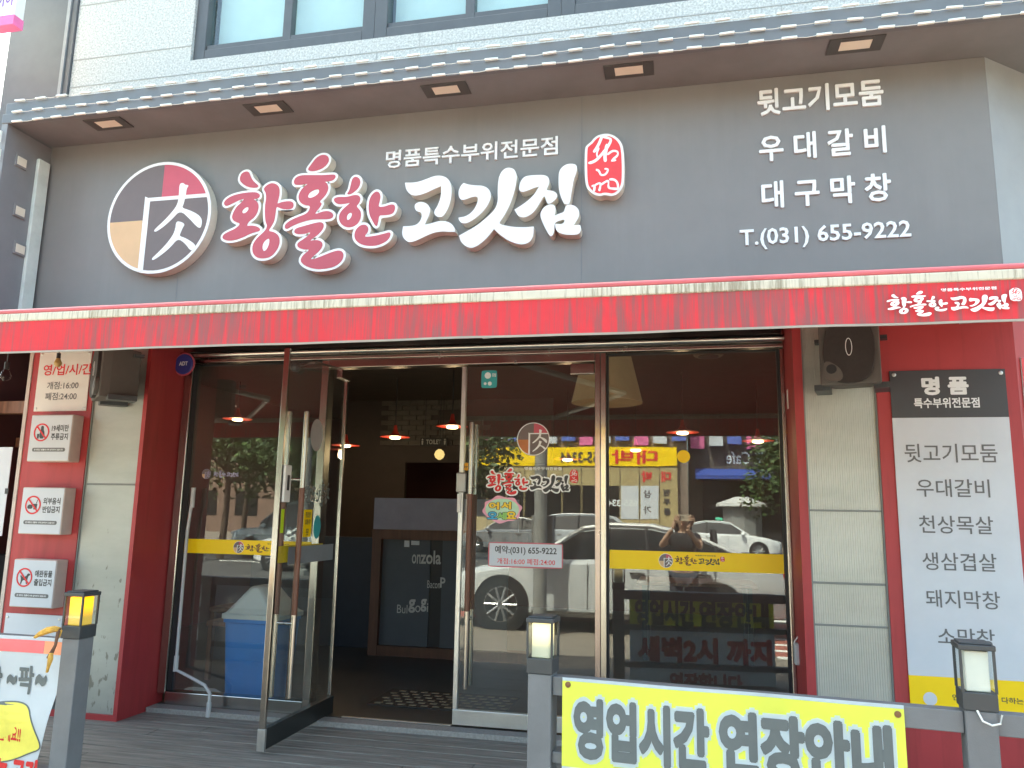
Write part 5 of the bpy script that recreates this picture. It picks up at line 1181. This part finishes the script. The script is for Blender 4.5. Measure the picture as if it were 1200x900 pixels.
suvh = [(.24, 1.04), (.38, 1.56), (.48, 1.64), (.70, 1.64), (.88, 1.58), (.985, 1.12)]
car('parked_car', -3.1, -24.5, math.pi, 'silver grey car across the road reflected above the white sedan', 'car', 4.5, 1.84, 1.66, silver, suvp, suvh)
t, F = car('taxi', 1.35, -27.5, math.pi, 'white taxi with a green roof light, reflected in the right window', 'taxi', 4.6, 1.84, 1.48, white, sed, sedh)
link('roof_light', FB(F, (-.12, .12, 1.48, 1.60, -.35, .35)), mat('taxi_green', (.08, .48, .30), .4), t, bevel=.03)
car('parked_car', -8.9, -14.5, .2, 'white car reflected low in the left window', 'car', 4.6, 1.84, 1.48, white, sed, sedh)
car('parked_car', -12.4, -19.5, 0, 'light blue grey van reflected in the left window behind the open door', 'van', 4.8, 1.9, 1.9, paint('bluegrey_paint', (.30, .36, .40)), suvp, [(f, z * 1.14) for f, z in suvh])
car('parked_car', -6.9, -27, 0, 'dark grey car reflected at the left of the closed door', 'car', 4.6, 1.84, 1.48, grey, sed, sedh)

# poles
for (x, y, r, h, lbx) in ((-1.86, -5.32, .09, 7.5, 'grey street pole standing between the deck and the white sedan'), (-9.2, -13, .11, 8, 'tall pale pole reflected in the left window among trees'), (6.6, -24, .11, 8, 'tall pole reflected at the right of the right window')):
    bm = bmesh.new(); tube(bm, [(x, y, GZ), (x, y, h)], r, 14, r * .8); t = thing('utility_pole', (x, y, GZ), lbx, 'pole', 'poles along the street'); link('shaft', bm, mat('pole_grey', (.26, .26, .25), .7, var=.15), t, smooth=True)
    bm = bmesh.new(); lathe(bm, [(r * 1.6, 0), (r * 1.5, .12), (r * 1.02, .16)], (x, y, GZ), 14); link('collar', bm, mat('pole_collar', (.34, .34, .33), .7), t)
    link('control_box', B((x - .14, x + .14, y - r - .2, y - r + .01, .9, 1.35)), mat('box_grey', (.2, .2, .2), .6), t)

# buildings across the road
Yb = -35.5
FR = Frame((0, Yb, 0), (-1, 0, 0), (0, 0, 1), (0, 1, 0))
ys = thing('shop_building', (-5, Yb, GZ), 'yellow fronted shop across the road with red characters, seen mirrored in the glass', 'building')
tile = mat('tan_tile', (.40, .32, .16), .7, var=.15)
link('wall', B((-11.5, .2, Yb - 8, Yb - .3, GZ, 9.5)), mat('upper_brown', (.22, .17, .14), .8, var=.2), ys)
link('sign_band', B((-11.2, -.3, Yb - .3, Yb, 3.95, 4.9)), M['yellow'], ys)
link('tile_front', B((-11.2, -.3, Yb - .3, Yb - .05, GZ, 3.94)), tile, ys)
bm = bmesh.new()
for k in range(11): box(bm, -11.2 + k * 1.0 - .015, -11.2 + k * 1.0 + .015, Yb - .06, Yb - .035, GZ, 3.94)
link('joint', bm, M['black'], ys)
for k in range(10):
    x0 = -11.15 + k * 1.0
    m = cglass if k not in (8, 9) else M['boardwhite']
    link('window', B((x0, x0 + .9, Yb - .052, Yb - .03, 1.25, 2.95)), m, ys)
text('대박', FR, 1.3, 3.6, 4.05, 4.75, M['redtext'], ys, bold=.02, w=.02); text('655-3344', FR, 4.0, 6.3, 4.1, 4.65, M['navytext'], ys, bold=.03, w=.02)
FR2 = Frame((0, Yb - .028, 0), (-1, 0, 0), (0, 0, 1), (0, 1, 0))
text('655-3344', FR2, 2.3, 4.1, 1.9, 2.25, M['white'], ys, bold=.03); text('상', FR2, 1.6, 2.0, 2.35, 2.75, M['navytext'], ys, bold=.03); text('가', FR2, 1.6, 2.0, 1.5, 1.9, M['navytext'], ys, bold=.03)
for k, ch in enumerate('원투룸'): text(ch, FR2, .65, 1.0, 2.45 - k * .5, 2.8 - k * .5, M['navytext'], ys, bold=.03)
text('대', FR2, .6, 1.1, 3.15, 3.7, M['redtext'], ys, bold=.03); text('박', FR2, 1.6, 2.1, 3.15, 3.7, M['redtext'], ys, bold=.03); text('분양', FR2, 2.3, 3.9, .4, .85, M['navytext'], ys, bold=.03)
pnk = mat('pink_sign', srgb(220, 110, 160), .6); bl2 = mat('blue_sign', srgb(90, 110, 190), .6)
for k in range(26):
    x = -11 + k * .95; z = 4.98 + (k % 3) * .12; m = (pnk, M['boardwhite'], bl2)[k % 3]
    t = thing('shop_sign', (x, Yb + .1, z), 'small coloured upper floor sign over the shops across the road', 'sign', 'small upper signs across the road')
    link('board', B((x, x + .7, Yb - .3 if x < .2 else Yb - 1.9, Yb + .02 if x < .2 else Yb - 1.5, z, z + .75)), m, t)
cf = thing('cafe_building', (5, Yb - 2, GZ), 'dark cafe front with white TE Cafe lettering and a blue awning across the road', 'building')
link('wall', B((.3, 22, Yb - 10, Yb - 2, GZ, 9)), mat('cafe_wall', (.10, .085, .075), .8, var=.2), cf)
FC = Frame((0, Yb - 1.99, 0), (-1, 0, 0), (0, 0, 1), (0, 1, 0)); text('TE Cafe', FC, -4.4, -2.2, 4.2, 4.85, M['white'], cf, bold=.01); text('Flower', FC, -8.8, -6.4, 4.0, 4.7, M['white'], cf, bold=.01)
bm = bmesh.new(); loft(bm, [[Vector((x, Yb - 2, 3.95)), Vector((x, Yb - 2, 3.9)), Vector((x, Yb - .6, 3.35)), Vector((x, Yb - .6, 3.55))] for x in (.6, 9)]); link('awning', bm, mat('blue_awning', (.03, .07, .33), .7), cf)
link('glass_front', B((1, 9, Yb - 1.995, Yb - 1.96, .2, 3.3)), cglass, cf)
lf = thing('brick_building', (-20, -44, GZ), 'brown brick building far across the road behind the trees', 'building')
link('wall', B((-40, -12, -54, -42, GZ, 6.5)), mat('brick_brown', (.20, .13, .10), .85, var=.25, scale=8), lf)
for k in range(9): link('window', B((-38 + k * 3, -36.4 + k * 3, -42.02, -41.97, 1, 2.6), ), cglass, lf)
kk = thing('kiosk', (1.98, -33, GZ), 'small grey round roofed kiosk on the pavement across the road', 'kiosk')
bm = bmesh.new(); lathe(bm, [(.9, GZ + .1), (.9, 1.9)], (2.6, -32.6, 0), 10); link('body', bm, mat('kiosk_grey', (.25, .26, .26), .6, var=.2), kk); bm = bmesh.new(); lathe(bm, [(1.15, 1.91), (1.1, 2.05), (.3, 2.35)], (2.6, -32.6, 0), 20); link('roof', bm, mat('kiosk_roof', (.5, .5, .5), .6), kk)

# the photographer -----------------------------------------------------------
pt = thing('person', (.06, -5.32, GZ), 'person in a black short sleeved top raising a phone with both hands, reflected', 'person')
skin = mat('skin', (.50, .31, .22), .55, var=.06); hair = mat('black_hair', (.02, .016, .014), .55, var=.2); cloth = mat('black_cloth', (.022, .022, .025), .85, var=.2); denim = mat('dark_trousers', (.03, .035, .05), .85, var=.2)
def skinned(name, verts, edges, rad, m, root=0, sub=2):
    me = bpy.data.meshes.new(name); me.from_pydata([Vector(v) for v in verts], edges, []); o = bpy.data.objects.new(name, me); COL.objects.link(o)
    sk = o.modifiers.new('skin', 'SKIN'); sk.use_smooth_shade = True; sb = o.modifiers.new('sub', 'SUBSURF'); sb.levels = sub; sb.render_levels = sub
    for i, r in enumerate(rad):
        d = me.skin_vertices[0].data[i]; d.radius = r if isinstance(r, tuple) else (r, r); d.use_root = (i == root)
    bpy.context.view_layer.update(); ev = o.evaluated_get(bpy.context.evaluated_depsgraph_get()); nm = bpy.data.meshes.new_from_object(ev)
    o.modifiers.clear(); o.data = nm; bpy.data.meshes.remove(me); nm.materials.clear(); nm.materials.append(m)
    nm.polygons.foreach_set('use_smooth', [True] * len(nm.polygons)); o.parent = pt; o.matrix_parent_inverse = Matrix.Translation(-pt.location); return o
X0, Y0 = -.02, -5.34
V_ = [(X0, Y0, .66), (X0, Y0, .88), (X0, Y0 - .01, 1.07), (X0, Y0 - .01, 1.17), (X0, Y0 + .01, 1.24), (X0, Y0 + .03, 1.31), (X0, Y0 + .02, 1.40),
      (X0 - .16, Y0, 1.10), (X0 - .28, Y0 + .10, .99), (X0 - .13, Y0 + .27, 1.21), (X0 + .16, Y0, 1.10), (X0 + .22, Y0 + .10, .98), (X0 + .05, Y0 + .27, 1.22),
      (X0 - .09, Y0, .60), (X0 - .10, Y0 + .02, .22), (X0 - .10, Y0 - .01, -.13), (X0 - .11, Y0 + .12, -.17), (X0 + .09, Y0, .60), (X0 + .10, Y0 + .02, .22), (X0 + .10, Y0 - .01, -.13), (X0 + .11, Y0 + .12, -.17)]
E_ = [(0, 1), (1, 2), (2, 3), (3, 4), (4, 5), (5, 6), (2, 7), (7, 8), (8, 9), (2, 10), (10, 11), (11, 12), (0, 13), (13, 14), (14, 15), (15, 16), (0, 17), (17, 18), (18, 19), (19, 20)]
RD = [(.15, .11), (.13, .10), (.14, .11), .055, .055, .085, .075, .06, .042, .028, .06, .042, .028, .085, .055, .04, .04, .085, .055, .04, .04]
skinned('body', V_, E_, RD, skin)
skinned('top', [V_[0], V_[1], V_[2], (X0, Y0 - .01, 1.14), V_[7], (X0 - .225, Y0 + .055, 1.04), V_[10], (X0 + .195, Y0 + .055, 1.03)], [(0, 1), (1, 2), (2, 3), (2, 4), (4, 5), (2, 6), (6, 7)], [(.175, .13), (.15, .12), (.165, .13), .075, .08, .065, .08, .065], cloth)
skinned('trousers', [(X0, Y0, .68), V_[13], V_[14], (X0 - .10, Y0, -.10), V_[17], V_[18], (X0 + .10, Y0, -.10)], [(0, 1), (1, 2), (2, 3), (0, 4), (4, 5), (5, 6)], [(.165, .125), .105, .08, .07, .105, .08, .07], denim)
skinned('hair', [(X0, Y0 - .01, 1.395), (X0, Y0 - .05, 1.30), (X0, Y0 - .07, 1.17), (X0 + .065, Y0 - .01, 1.30), (X0 + .075, Y0 + .0, 1.16), (X0 - .065, Y0 - .01, 1.30), (X0 - .07, Y0, 1.16)], [(0, 1), (1, 2), (0, 3), (3, 4), (0, 5), (5, 6)], [(.125, .10), (.11, .08), (.10, .055), .055, .05, .055, .05], hair)
# hands: palm, four fingers and a thumb, closed round the phone's ends
for s, cx_ in ((-1, -.085), (1, .085)):
    wx = V_[9] if s < 0 else V_[12]; px_ = cx_ * 1.0
    vs2 = [Vector(wx), Vector((px_ + s * .03, -5.075, 1.30)), Vector((px_ + s * .025, -5.05, 1.335))]; es2 = [(0, 1), (1, 2)]; rs2 = [.026, .030, .024]
    for f in range(4):
        z = 1.375 - f * .018; b = len(vs2); ln = (.9, 1, .95, .75)[f]
        vs2 += [Vector((px_ + s * .02, -5.03, z)), Vector((px_ - s * .012 * ln, -5.005, z + .003)), Vector((px_ - s * .035 * ln, -5.012, z + .002))]; es2 += [(2, b), (b, b + 1), (b + 1, b + 2)]; rs2 += [.009, .0085, .0075]
    b = len(vs2); vs2 += [Vector((px_ + s * .005, -5.055, 1.318)), Vector((px_ - s * .025, -5.045, 1.322))]; es2 += [(1, b), (b, b + 1)]; rs2 += [.010, .008]
    skinned('hand', vs2, es2, rs2, skin, root=1, sub=1)
# face: nose, eyes, mouth
bm = bmesh.new(); tube(bm, [(X0, Y0 + .11, 1.345), (X0, Y0 + .135, 1.31)], .010, 8, .016); link('nose', bm, skin, pt, smooth=True)
bm = bmesh.new()
for s in (-1, 1): lathe(bm, [(.002, -.012), (.012, 0), (.002, .010)], (X0 + s * .032, Y0 + .100, 1.345), 10, Vector((0, 1, 0)))
link('eyes', bm, M['black'], pt, smooth=True)
bm = bmesh.new(); tube(bm, [(X0 - .022, Y0 + .103, 1.268), (X0, Y0 + .11, 1.266), (X0 + .022, Y0 + .103, 1.268)], .006, 6); link('mouth', bm, mat('lips', (.38, .14, .13), .5), pt, smooth=True)
ph = thing('phone', (0, -5.03, 1.35), 'beige backed phone held sideways by the photographer', 'phone')
link('case', B((-.085, .085, -5.032, -5.023, 1.31, 1.39)), mat('beige_case', (.45, .38, .30), .5), ph, bevel=.004)
bm = bmesh.new()
for dx, dz in ((-.03, .015), (.005, .015)): lathe(bm, [(.010, 0), (.010, .003)], (dx - .02, -5.022, 1.35 + dz), 14, Vector((0, 1, 0)))
link('camera_lens', bm, M['black'], ph)
